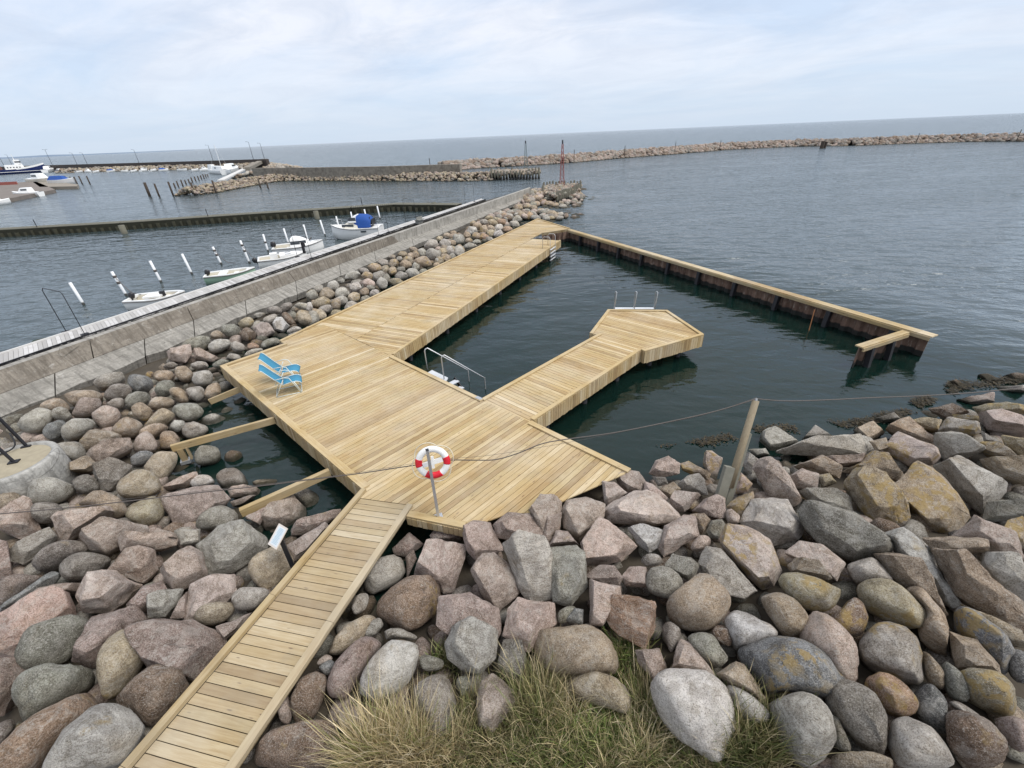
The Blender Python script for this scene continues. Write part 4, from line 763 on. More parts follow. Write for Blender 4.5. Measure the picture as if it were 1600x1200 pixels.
for key_, ms in bk.items():
    ms.sort(key=lambda t: t[3])
    for n_, t in enumerate(ms):
        lab = t[1]+' '+t[2] if len(ms) == 1 else ORD[min(n_, 9)]+' '+t[1]+' '+t[2] if len(ms) > 1 else ''
        tag(t[0], lab, 'boulder', 'boulders of the sea defence')
# ---- loose rubble between them (one mass)
def merge_meshes(ms):
    vs = []; fs = []; cs = []; o = 0
    for me in ms:
        n = len(me.vertices); a = np.empty(n*3, 'f'); me.vertices.foreach_get('co', a); c = np.empty(n*4, 'f'); me.color_attributes['Col'].data.foreach_get('color', c)
        t = np.empty(len(me.polygons)*3, 'i'); me.polygons.foreach_get('vertices', t); vs.append(a.reshape(-1, 3)); cs.append(c.reshape(-1, 4)); fs.append(t.reshape(-1, 3)+o); o += n
    return np.concatenate(vs), np.concatenate(fs), np.concatenate(cs)
def templates(seed, n=8, rounded=.5, cuts=1):
    T = []; r = random.Random(seed)
    for k in range(n):
        bm = bmesh.new(); bmesh.ops.create_icosphere(bm, subdivisions=cuts+1, radius=1)
        pl_ = [(Vector((r.gauss(0, 1), r.gauss(0, 1), r.gauss(0, 1))).normalized(), r.uniform(.55, .85)) for _ in range(9)]
        for v in bm.verts:
            s = 1.0
            if k/n > rounded:
                for nn, dd in pl_:
                    t = v.co.dot(nn)
                    if t > dd: v.co -= nn*(t-dd)
            v.co += v.co*.16*noise.noise(v.co*1.4+Vector((k*7+seed, 0, 0)))
            v.co.z *= .72; v.co.y *= .85
        a = np.array([v.co[:] for v in bm.verts]); f = np.array([[v.index for v in fc.verts] for fc in bm.faces]); bm.free(); T.append((a, f))
    return T
def scatter(items, T, seed, name, mat=ROCK):
    """items: (x,y,z,size,col,lichen)"""
    r = random.Random(seed); V_, F_, C_ = [], [], []; o = 0
    for (x, y, z, s, col, li) in items:
        a, f = T[r.randrange(len(T))]; q = np.array(Matrix.Rotation(r.uniform(0, 6.28), 3, 'Z')@Matrix.Rotation(r.uniform(-.6, .6), 3, 'X')@Matrix.Rotation(r.uniform(-.6, .6), 3, 'Y'))
        v = (a*np.array([r.uniform(.8, 1.25), r.uniform(.8, 1.1), r.uniform(.8, 1.1)])*s)@q.T+np.array([x, y, z]); V_.append(v); F_.append(f+o); o += len(v)
        j = r.uniform(.75, 1.2); C_.append(np.tile(np.array([col[0]*j, col[1]*j, col[2]*j, li]), (len(v), 1)))
    return np.concatenate(V_), np.concatenate(F_), np.concatenate(C_)
def link_np(name, V_, F_, C_, mat=ROCK, parent=None):
    me = bpy.data.meshes.new(name); me.vertices.add(len(V_)); me.vertices.foreach_set('co', V_.astype('f').ravel())
    me.loops.add(F_.size); me.loops.foreach_set('vertex_index', F_.astype('i').ravel()); me.polygons.add(len(F_)); me.polygons.foreach_set('loop_start', np.arange(0, F_.size, 3, dtype='i'))
    me.update(calc_edges=True); me.polygons.foreach_set('use_smooth', [True]*len(F_)); ca = me.color_attributes.new('Col', 'FLOAT_COLOR', 'POINT'); ca.data.foreach_set('color', C_.astype('f').ravel()); me.materials.append(mat); me.validate()
    o = bpy.data.objects.new(name, me); COL.objects.link(o)
    if parent: o.parent = parent; o.matrix_parent_inverse = Matrix.Translation(-parent.location)
    return o
items = []; r = random.Random(77)
def inpoly(x, y, P):
    c = False
    for i in range(len(P)):
        (x0, y0), (x1, y1) = P[i], P[i-1]
        if (y0 > y) != (y1 > y) and x < (x1-x0)*(y-y0)/(y1-y0)+x0: c = not c
    return c
land_px = [(-60, 640), (100, 640), (300, 535), (640, 395), (830, 300), (908, 290), (912, 325), (892, 352), (830, 350), (430, 545), (340, 580), (360, 620), (300, 700), (340, 760), (450, 790), (520, 800), (720, 830), (980, 750), (1010, 745), (1100, 700), (1200, 675), (1330, 665), (1480, 605), (1700, 590), (1700, 1300), (-100, 1300)]
polyw = [(p.x, p.y) for p in (at(a, b2, .6) for a, b2 in land_px)]
bwp = [(v.x, v.y) for v in (L0, R0, R2, L2)]
x0, x1 = min(p[0] for p in polyw), max(p[0] for p in polyw); y0, y1 = min(p[1] for p in polyw), max(p[1] for p in polyw)
yy = 0.3
while yy < y1:
    st = .42 if yy < 18 else .62 if yy < 35 else .8; xx = x0
    while xx < x1:
        X, Y = xx+r.uniform(-.5, .5)*st, yy+r.uniform(-.5, .5)*st
        if inpoly(X, Y, polyw):
            s = st*r.uniform(.38, .75); z = terr(X, Y)
            if not (inpoly(X, Y, plat) and z > .3):
                items.append((X, Y, (z-.38-s*.12 if Y < 48 else z-.02) if z > .1 else z-.2, s, CC[r.choice('ppqgdbgke')], .3))
        xx += st
    yy += st
V1, F1, C1 = scatter(items, templates(3, 8, .4, 1), 5, 'rubble')
V2, F2, C2 = merge_meshes(rest)
tag(link_np('rubble', np.concatenate([V1, V2]), np.concatenate([F1, F2+len(V1)]), np.concatenate([C1, C2])), kind='stuff')
# ---- distant rubble mounds
def mound(pxs, wd, top, dens, size, seed, cols, lich=.2):
    """pxs: crest line in the picture at height `top`"""
    pts = [at(a, b2, top) for a, b2 in pxs]; r = random.Random(seed); its = []
    for a, b2 in zip(pts, pts[1:]):
        a = Vector((a.x, a.y, 0)); b2 = Vector((b2.x, b2.y, 0)); L = (b2-a).length; d = (b2-a)/L; nrm = Vector((-d.y, d.x, 0))
        for _ in range(int(L*dens)):
            u = r.uniform(-1, 1); p = a+d*r.uniform(0, L)+nrm*u*wd; s = size*r.uniform(.6, 1.25)
            its.append((p.x, p.y, top*(1-abs(u)**1.3)-.45*s+r.uniform(-.15, .2), s, CC[r.choice(cols)], lich))
    return its
T1 = templates(11, 8, .3, 1)
def breakwater(name, its, label, loc, core=None):
    t = empty(name, loc, label, 'breakwater'); o = link_np('armour_stones', *scatter(its, T1, 4, ''), parent=t); o['kind'] = 'stuff'; return t
its = mound([(690, 253), (740, 249), (800, 246), (880, 241.5), (950, 236), (1040, 230), (1130, 223.5), (1240, 218.5), (1330, 216.5), (1430, 212.5), (1520, 209.5), (1640, 207.5)], 4.0, 2.2, 20, .9, 21, 'qdkqdk', .0)
outer = breakwater('breakwater', its, 'long low outer breakwater of pinkish stones crossing the sea on the right', at(1200, 225))
# ------------------------------------------------------------------ deck furniture
def make_chair(label):
    t = empty('sling_chair', (0, 0, 0), label, 'chair', 'blue sling chairs on the deck')
    # local: x forward, y left.  seat .40 high, reclined back 1.0 high
    for s in (-1, 1):
        y = s*.27
        m = MB(); m.tube([(-.02, y, .40), (.22, y, .43), (.40, y, .44), (.50, y, .40), (.56, y, .33)], .013, 6); m.build('seat_rail', M_chairframe, t, True)
        m = MB(); m.tube([(.02, y, .36), (-.22, y, .66), (-.46, y, 1.0), (-.52, y, 1.05)], .013, 6); m.build('back_rail', M_chairframe, t, True)
        m = MB(); m.tube([(.46, y+s*.03, 0), (.30, y+s*.03, .42), (.22, y+s*.03, .62), (.10, y+s*.04, .66), (-.20, y+s*.03, .64)], .014, 6); m.build('armrest', M_chairframe, t, True)
        m = MB(); m.tube([(.48, y+s*.02, 0.012), (.34, y+s*.02, .44)], .013, 6); m.build('leg', M_chairframe, t, True)
        m = MB(); m.tube([(-.30, y+s*.02, 0.012), (-.10, y+s*.02, .36), (.05, y+s*.02, .60)], .013, 6); m.build('leg', M_chairframe, t, True)
        m = MB(); m.tube([(-.30, y+s*.02, .012), (.48, y+s*.02, .012)], .012, 6); m.build('foot_rail', M_chairframe, t, True)
    m = MB(); m.tube([(.48, -.29, .012), (.48, .29, .012)], .012, 6); m.tube([(-.30, -.29, .012), (-.30, .29, .012)], .012, 6); m.build('cross_bar', M_chairframe, t, True)
    def sheet(prof, name):
        m = MB(); rings = []
        for x, z in prof:
            rings.append([Vector((x, -.255, z)), Vector((x, 0, z-.018)), Vector((x, .255, z)), Vector((x-.008, .255, z-.012)), Vector((x-.008, 0, z-.03)), Vector((x-.008, -.255, z-.012))])
        m.loft(rings); m.build(name, M_chairblue, t, True)
    sheet([(0, .40), (.12, .405), (.24, .43), (.36, .445), (.46, .43), (.53, .37), (.56, .32)], 'seat')
    sheet([(-.03, .42), (-.12, .54), (-.24, .70), (-.36, .87), (-.47, 1.01), (-.55, 1.06)], 'backrest')
    return t
def copy_tree(o, parent=None):
    c = o.copy(); COL.objects.link(c)
    if parent: c.parent = parent
    for ch in list(o.children): copy_tree(ch, c)
    return c
c1 = make_chair('turquoise sling chair nearest the front, beside the left edge of the deck'); c2 = copy_tree(c1); c2['label'] = 'turquoise sling chair standing behind the other one, nearer the stones'
a = at(448, 612, ZD); c1.location = a; b2 = at(446, 594, ZD); c2.location = b2
c1.rotation_euler.z = R(23); c2.rotation_euler.z = R(16); c1.scale = c2.scale = (.96,)*3
# lifebuoy on its post
pb = at(685, 808, ZD+.01); ph = height(pb, 668, 703); t = empty('lifebuoy_post', pb, 'square galvanised post with footplate at the front edge of the deck', 'post')
m = MB(); m.box((pb.x, pb.y, (pb.z+ph)/2), .055, .055, ph-pb.z, R(20)); m.build('post', M_galv, t)
m = MB(); m.box((pb.x, pb.y, ZD+.012), .19, .19, .01, R(20)); 
for a_ in (-1, 1):
    for b_ in (-1, 1):
        q = Matrix.Rotation(R(20), 3, 'Z')@Vector((a_*.07, b_*.07, 0)); m.tube([(pb.x+q.x, pb.y+q.y, ZD+.017), (pb.x+q.x, pb.y+q.y, ZD+.03)], .011, 6)
m.build('footplate', M_galv, t)
m = MB(); m.box((pb.x, pb.y, ph+.006), .06, .06, .012, R(20)); m.build('cap', M_black, t)
bc = Vector((pb.x+.04, pb.y+.13, height(pb, 672, 729))); lb = empty('lifebuoy', bc, 'red and white lifebuoy with cream grab line hung on the grey post', 'lifebuoy')
Fn = Vector((.06, -1, .30)).normalized(); Ux = Fn.orthogonal(); Ux = Vector((0, 0, 1)).cross(Fn).normalized(); Uz = Fn.cross(Ux)
def torus_arc(mb, a0, a1, R0_, r0, n=16, k=12, fl=.72):
    mb.loft([[bc+(Ux*math.cos(a)+Uz*math.sin(a))*(R0_+r0*math.cos(b_))+Fn*r0*fl*math.sin(b_) for b_ in [2*math.pi*j/k for j in range(k)]] for a in [a0+(a1-a0)*i/n for i in range(n+1)]])
m = MB(); torus_arc(m, 0, 2*math.pi*.999, .28, .068, 48); ring_ = m.build('ring', M_whitep, lb, True)
for cdeg, hw_ in ((5, 16), (178, 16), (270, 34)):
    m = MB(); torus_arc(m, R(cdeg-hw_), R(cdeg+hw_), .28, .0715, 12); m.build('red_band', M_red, ring_, True)
m = MB(); pts = []
for i in range(97):
    a_ = 2*math.pi*i/96; rr = .36+.075*abs(math.sin(a_*2+.6)); pts.append(bc+(Ux*math.cos(a_)+Uz*math.sin(a_))*rr+Fn*.01*math.sin(a_*7))
m.tube(pts, .009, 6, cap=False); m.build('grab_line', M_rope, lb, True)
m = MB(); m.beam(bc-Ux*.20-Uz*.05, bc+Ux*.2+Uz*.05, .05, .09, upv=tuple(Uz)); m.beam(bc-Uz*.12, bc+Uz*.12, .06, .05, upv=tuple(Ux)); m.build('bracket', M_whitep, lb)
# info sign
sb = at(456, 882, ZD-.15); zt_ = height(sb, 443, 838); t = empty('info_sign', sb, 'small tilted white info panel on black post beside the boardwalk', 'sign')
m = MB(); m.box((sb.x, sb.y, (sb.z+zt_)/2-.2), .075, .05, zt_-sb.z+.4, R(20)); m.build('post', M_black, t)
sc_ = Vector((sb.x-.05, sb.y+.02, zt_+.02)); qm = (Matrix.Rotation(R(-32), 3, 'Z')@Matrix.Rotation(R(38), 3, 'X'))
m = MB(); m.box(sc_, .26, .40, .018, m=qm); pan_ = m.build('panel', simple('sign_board', (.62, .56, .50), .5), t)
m = MB(); m.box(sc_+qm@Vector((.01, .0, .011)), .21, .34, .004, m=qm); m.build('poster', simple('sign_poster', (.60, .64, .66), .45, 0, .02, 3, 0), pan_)
m = MB(); r = random.Random(3)
for i in range(13): m.box(sc_+qm@Vector((.01-.0*i, .14-i*.0225, .0145)), r.uniform(.10, .155), .010, .001, m=qm)
m.build('lettering', simple('pale_blue_print', (.34, .48, .57), .5, 0, .02, 3, 0), pan_)
# bent steel stairs into the basin
def P3(px, py, z): return at(px, py, z)
st = empty('bathing_steps', at(690, 590, ZD), 'bathing steps with two steel handrails descending beside the deck into the basin', 'steps')
sd = (at(753, 625, ZD)-at(612, 557, ZD)).normalized(); sn = Vector((-sd.y, sd.x, 0))
if sn.y < 0: sn = -sn
# first rail (outer) and second rail (inner) run parallel to the deck edge
b_in = at(692, 596, ZD-.02); b_out = at(666, 581, ZD-.02); ztp = ZD+.86
o_ = b_out+sn*.0; base1 = b_out+sn*.16; base2 = b_in+sn*.16
off_ = at(693, 597, ZD)
e1 = at(666, 582, ZD); e2 = at(693, 597, ZD)
# the rails are one step width apart across the deck edge direction
for k, (p, ln) in enumerate(((e1+sn*.10, 1.05), (e2+sn*.10, 1.05))):
    pass
r1b = at(666, 582, ZD-.05)+sn*.0; h1 = height(r1b, 661, 546)-.0
def railing(base, ztop, end, zend, name='handrail'):
    d = (Vector((end.x, end.y, 0))-Vector((base.x, base.y, 0))); L = d.length; d.normalize(); m = MB(); zb = base.z
    P_ = [base, Vector((base.x, base.y, ztop-.10))]
    for a_ in range(1, 5): P_.append(Vector((base.x, base.y, ztop-.10))+d*(.11*(1-math.cos(a_*math.pi/8)))+Vector((0, 0, .10*math.sin(a_*math.pi/8))))
    P_.append(Vector((end.x, end.y, zend+.03))-d*.08); P_.append(Vector((end.x, end.y, zend-.03))); P_.append(Vector((end.x, end.y, -1.2)))
    m.tube(P_, .021, 8); m.build(name, M_galv, st, True)
sN = sn*.10
bA = at(668, 579, ZD-.1); bB = at(693, 593.5, ZD-.1)
bA = at(668, 578, ZD-.1); zt1 = height(bA, 661.5, 545); bB = at(694, 592, ZD-.1); zt2 = height(bB, 688, 556)
# ends: seen at (731,577) and (757,591) with the water near z=.2
def endpt(px, py, z): return at(px, py, z)
eA = endpt(731, 577, .50); eB = endpt(757, 589, .50)
railing(bA, zt1, eA, .50); railing(bB, zt2, eB, .50)
# landing and treads between deck edge and rails
aw = .0; q0 = at(664, 581, ZD-.12); q1 = at(700, 597, ZD-.12); q2 = at(677, 576.5, ZD-.12)
m = MB(); L0_ = [at(665, 584, ZD-.12), at(694, 600, ZD-.12), at(700, 590, ZD-.12), at(675, 578, ZD-.12)]; m.prism([(v.x, v.y) for v in L0_], ZD-.16, ZD-.12); m.build('landing', simple('pale_grating', (.52, .54, .56), .5), st)
for i in range(6):
    z = ZD-.25-i*.17; c = L0_[2].lerp(L0_[1], .25)+sd*(.16+i*.23); m = MB(); m.box((c.x, c.y, z), .20, .62, .03, math.atan2(sd.y, sd.x)); m.build('tread', simple('pale_tread', (.50, .52, .55), .5) if i == 0 else st.children[-1].data.materials[0], st)
for s in (.30, -.30):
    a_ = L0_[2].lerp(L0_[1], .25)+sn*s; m = MB(); m.beam(Vector((a_.x, a_.y, ZD-.2)), Vector((a_.x, a_.y, ZD-.25-1.1))+sd*1.5, .03, .14); m.build('stringer', M_darksteel, st)
m = MB(); c = at(748, 622, ZD+.05); m.box((c.x, c.y, ZD+.055), .22, .12, .012, math.atan2(sd.y, sd.x)); m.build('corner_plate', M_galv, st)
# triple-post bathing ladder at the arrow head
lad = empty('wide_bathing_ladder', at(996, 484, ZD), 'wide bathing ladder with three thin steel rails on the far side of the arrow head', 'ladder')
e0 = at(950, 485, ZD); e1_ = at(1042, 486, ZD); ed = (e1_-e0).normalized(); en = Vector((-ed.y, ed.x, 0))
if en.y < 0: en = -en
for px in (960, 991, 1023):
    p = at(px, 484, ZD)+en*.05; zt_ = height(p, px+5, 456); q = p+en*.22
    m = MB(); m.tube([Vector((p.x, p.y, ZD-.1)), Vector((p.x+.05*ed.x, p.y, zt_-.03)), Vector((p.x, p.y, zt_))+en*.05, Vector((q.x, q.y, zt_-.06)), Vector((q.x, q.y, ZD)), Vector((q.x, q.y, -1.2))], .017, 8); m.build('rail', M_galv, lad, True)
for i in range(5):
    a_ = at(960, 484, ZD)+en*.27; b_ = at(1023, 484, ZD)+en*.27; m = MB(); z = ZD-.03-i*.28; a_.z = b_.z = z; m.beam(a_, b_, .10 if i else .16, .025); m.build('tread', st.children[3].data.materials[0] if i else simple('white_tread', (.66, .68, .70), .5), lad)
# narrow ladder at the end of the pier arm
ld = empty('pier_ladder', at(863, 380, ZD), 'narrow steel bathing ladder hooked over the end of the pier arm', 'ladder')
pd = (at(876, 376, ZD)-at(612, 557, ZD)).normalized(); pn = Vector((pd.y, -pd.x, 0))
for px, py in ((857, 389), (865, 383.5)):
    p = at(px, py, ZD)+pn*.12; b_ = p-pn*.55; zt_ = ZD+.80
    m = MB(); m.tube([Vector((b_.x, b_.y, ZD)), Vector((b_.x, b_.y, zt_-.1)), Vector((b_.x, b_.y, zt_))+pn*.1, Vector((p.x, p.y, zt_))-pn*.1, Vector((p.x, p.y, zt_-.12)), Vector((p.x, p.y, ZD)), Vector((p.x, p.y, -.9))+pn*.15], .018, 8); m.build('rail', M_galv, ld, True)
for i in range(7):
    a_ = at(857, 389, ZD)+pn*.13; b_ = at(865, 383.5, ZD)+pn*.13; z = ZD-.08-i*.24; a_.z = b_.z = z; m = MB(); m.beam(a_, b_, .09, .03); m.build('rung', st.children[3].data.materials[0], ld)
# ------------------------------------------------------------------ post and cables
pbase = hit(1134, 778); pbase.z -= .35; ptop_d = ray(1181, 626); tt = (pbase.y+.75)/ptop_d.y; ptop = CAMP+ptop_d*tt
t = empty('wooden_post', pbase, 'leaning weathered timber post bolted between two grey boards among the stones', 'post')
M_pw = wood(0, .55, True, .35); M_gw = simple('grey_timber', (.19, .185, .15), .9, 0, .3, 9, .6)
m = MB(); axd = (ptop-pbase).normalized(); sdv = axd.cross(Vector((0, 1, 0))).normalized(); 
m.tube([pbase+axd*.55, pbase+axd*1.2, ptop], .085, 12, r2=.07); m.build('post', M_pw, t, True)
Lp = (ptop-pbase).length; m = MB(); m.beam(pbase-axd*.5+sdv*.14, pbase+axd*(Lp*.40)+sdv*.14, .20, .12, upv=(0, -1, .3)); m.build('side_board', M_gw, t)
m = MB(); m.beam(pbase-axd*.6-sdv*.12+Vector((0, .08, 0)), pbase+axd*(Lp*.70)-sdv*.10+Vector((0, .08, 0)), .13, .10, upv=(0, -1, .3)); m.build('side_board', M_gw, t)
m = MB(); m.tube([ptop, ptop+axd*.05], .03, 8); m.build('cable_clamp', M_galv, t)
def vplane(T, Lw, pxs):
    """points of a hanging cable lying in the upright plane through T and Lw"""
    d = Vector((Lw.x-T.x, Lw.y-T.y, 0)); n = Vector((-d.y, d.x, 0)); out = []
    for a_, b_ in pxs:
        e = ray(a_, b_); out.append(CAMP+e*((T-CAMP).dot(n)/e.dot(n)))
    return out
TL = at(-60, 808, 2.0)
def smoothpts(P_, n=5):
    out = []
    for i in range(len(P_)-1):
        a0 = P_[max(i-1, 0)]; a1 = P_[i]; a2 = P_[i+1]; a3 = P_[min(i+2, len(P_)-1)]
        for j in range(n):
            s = j/n; out.append(.5*((2*a1)+(a2-a0)*s+(2*a0-5*a1+4*a2-a3)*s*s+(3*a1-a0-3*a2+a3)*s**3))
    return out+[P_[-1]]
ptc = ptop+axd*.04
c_ = [TL]+vplane(ptc, TL, [(100, 794), (200, 783), (300, 771), (400, 760), (480, 750), (560, 740), (620, 731), (668, 724), (700, 719), (740, 719), (775, 718), (810, 708), (845, 694), (880, 687), (960, 676), (1050, 658), (1120, 642)])+[ptc]
m = MB(); m.tube(smoothpts(c_), .011, 6); tag(m.build('cable', M_cable, None, True), 'dark cable sagging across the deck in front of the lifebuoy to the leaning post', 'cable')
c_ = [TL+Vector((0, .0, .02))]+vplane(ptc, TL, [(400, 758), (560, 738), (680, 719), (760, 712), (850, 698), (900, 689), (1000, 669), (1100, 648)])+[ptc+Vector((0, 0, .03))]
m = MB(); m.tube(smoothpts(c_), .0035, 5); tag(m.build('thin_wire', M_cable, None, True), 'thin wire strung just above the sagging dark cable', 'wire')
TR = at(1720, 608, 2.2); c_ = [ptc]+vplane(ptc, TR, [(1230, 626.5), (1300, 624.5), (1360, 621.5), (1440, 618.5), (1520, 613.5), (1600, 607)])+[TR]
m = MB(); m.tube(smoothpts(c_), .011, 6); tag(m.build('cable', M_cable, None, True), 'dark cable running right from the leaning post over the water', 'cable')
LW = [(-40, 740), (40, 730), (130, 660), (160, 645), (210, 632), (300, 598), (375, 560)]
# beacon drum at the left
dc = at(16, 722, 1.55); t = empty('beacon_base', dc, 'round concrete drum with black steel beacon legs among stones at the left edge', 'foundation')
cdr = concrete('drum_concrete', (.36, .35, .32), (.50, .49, .46), .3); N_ = 40; R1_ = .86
m = MB(); m.loft([[Vector((dc.x+rr*math.cos(2*math.pi*i/N_), dc.y+rr*math.sin(2*math.pi*i/N_), z)) for i in range(N_)] for rr, z in ((R1_*1.08, .2), (R1_*1.02, 1.48), (R1_*1.0, 1.54), (R1_*.97, 1.56), (R1_*.86, 1.56), (R1_*.84, 1.50))]); m.build('drum', cdr, t, True)
m = MB(); m.tube([(dc.x, dc.y, 1.49), (dc.x, dc.y, 1.515)], R1_*.84, 36); m.build('fill', simple('sandy_fill', (.32, .28, .2), .95, 0, .3, 6, .4), t)
for px, py, qx, qy in ((42, 697, 0, 655), (22, 722, -25, 680), (3, 708, -30, 668)):
    b_ = at(px, py, 1.52); zt_ = 4.2; d_ = ray(qx, qy); k = (b_.y)/(d_.y); q = CAMP+d_*k; m = MB(); e = b_+(q-b_)*2.2; m.beam(b_, e, .05, .05); m.build('leg', M_darksteel, t)
    m = MB(); m.box((b_.x, b_.y, 1.53), .2, .14, .03, R(20)); m.build('foot_plate', M_darksteel, t)
m = MB(); b_ = at(30, 697, 1.55); m.tube(smoothpts([b_+Vector((0, 0, .4)), b_+Vector((.08, -.12, .12)), b_+Vector((-.1, -.3, .01)), b_+Vector((-.5, -.45, .01))]), .018, 6); m.build('hose', M_black, t, True)
# ------------------------------------------------------------------ grass
def grass_mesh(name, spots, n, hgt, cols, seed, lean=.5, wdt=.006, clump=22):
    r = random.Random(seed); V_ = []; F_ = []; C_ = []; o = 0; CL = []
    for cxp, cyp, rx, ry, hm in spots:
        for _ in range(max(3, int(rx*ry/clump))):
            a_ = r.uniform(0, 6.28); q = math.sqrt(r.random()); g = at(cxp+rx*q*math.cos(a_), cyp+ry*q*math.sin(a_), .6); CL.append((g.x, g.y, terr(g.x, g.y)-.38, hm*r.uniform(.6, 1.25), r.randrange(len(cols)), r.uniform(.05, .14)))
    for _ in range(n):
        gx, gy, gz, hm, ci, sp = r.choice(CL); ox_, oy_ = r.gauss(0, sp), r.gauss(0, sp); g = Vector((gx+ox_, gy+oy_, 0)); z = gz
        h = hgt*hm*r.uniform(.45, 1.1); th = math.atan2(oy_, ox_)+r.gauss(0, .6); ld_ = lean*r.uniform(.2, 1.1)*h; dx, dy = math.cos(th)*ld_, math.sin(th)*ld_; w_ = wdt*r.uniform(.7, 1.3); px_, py_ = -math.sin(th)*w_, math.cos(th)*w_
        if r.random() < .5: px_, py_ = math.cos(th)*w_, math.sin(th)*w_
        for s, kk in ((0, 1), (.4, .9), (.75, .6)):
            X = g.x+dx*s*s; Y = g.y+dy*s*s; Z = z+h*(s-.25*s*s*lean); V_ += [(X-px_*kk, Y-py_*kk, Z), (X+px_*kk, Y+py_*kk, Z)]
        V_.append((g.x+dx, g.y+dy, z+h*(1-.25*lean))); F_ += [(o, o+1, o+3), (o, o+3, o+2), (o+2, o+3, o+5), (o+2, o+5, o+4), (o+4, o+5, o+6)]
        c = cols[ci if r.random() < .55 else r.randrange(len(cols))]; j = r.uniform(.7, 1.25); C_ += [(c[0]*j, c[1]*j, c[2]*j, 1)]*7; o += 7
    n_ = NT('grass_blades'); at2 = n_.N.new('ShaderNodeAttribute'); at2.attribute_name = 'Col'; n_.set(Base_Color=at2.outputs[0], Roughness=.6)
    n_.b.inputs['Subsurface Weight'].default_value = 0
    return link_np(name, np.array(V_), np.array(F_), np.array(C_), n_.m)
STR = [(.66, .54, .32), (.56, .45, .26), (.48, .40, .21), (.26, .27, .10), (.62, .53, .36)]; GRN = [(.15, .22, .05), (.20, .27, .07), (.27, .31, .10), (.38, .36, .17), (.10, .16, .045), (.50, .45, .26), (.34, .28, .16)]; DKG = [(.03, .085, .02), (.05, .11, .03)]; OLV = [(.36, .31, .17), (.24, .22, .09), (.16, .18, .06), (.48, .40, .24), (.14, .17, .06)]
tag(grass_mesh('straw_tuft', [(600, 1175, 42, 22, 1.0), (640, 1165, 50, 22, .85), (575, 1180, 25, 20, 1.05)], 3800, 1.3, STR, 1, .40, .0055), 'tall tuft of dry straw coloured grass in front of the white boulder', 'grass tuft')
tag(grass_mesh('grass', [(545, 1130, 22, 30, .7), (540, 1170, 25, 28, .7)], 2600, .32, DKG, 2, .6, .005), kind='stuff')
tag(grass_mesh('grass', [(700, 1020, 30, 18, .7), (850, 1170, 60, 35, 1), (920, 1150, 60, 35, 1), (930, 1120, 40, 20, .9), (1000, 1130, 45, 50, 1), (860, 1070, 25, 35, 1), (975, 1040, 22, 40, .9), (990, 1000, 12, 25, .8), (840, 1110, 30, 40, 1.1), (1080, 1190, 80, 25, .8), (930, 1190, 110, 22, .5), (740, 1195, 80, 20, .6)], 20000, .50, GRN, 3, .6, .006), kind='stuff')
tag(grass_mesh('grass', [(830, 1100, 30, 60, 1.1), (740, 1130, 60, 45, .9), (1130, 1160, 60, 45, .9), (1190, 1180, 45, 35, .9), (870, 1030, 20, 25, .8), (1010, 1090, 25, 40, .8), (950, 1190, 120, 20, .7)], 8500, .9, OLV, 4, .42, .0055), kind='stuff')
tag(grass_mesh('straw_grass', [(870, 1110, 40, 50, 1), (1010, 1130, 30, 60, .8), (780, 1170, 60, 30, .7), (940, 1185, 120, 22, .6), (1060, 1180, 60, 25, .6), (690, 1150, 40, 40, .8)], 5200, .95, STR, 8, .5, .0045), kind='stuff')
tag(grass_mesh('grass', [(1165, 1120, 35, 35, .8), (1200, 1170, 40, 40, .9), (1060, 1195, 60, 20, .7)], 3500, .34, [(.14, .10, .06), (.22, .17, .10), (.09, .07, .04)], 6, .8, .004), kind='stuff')

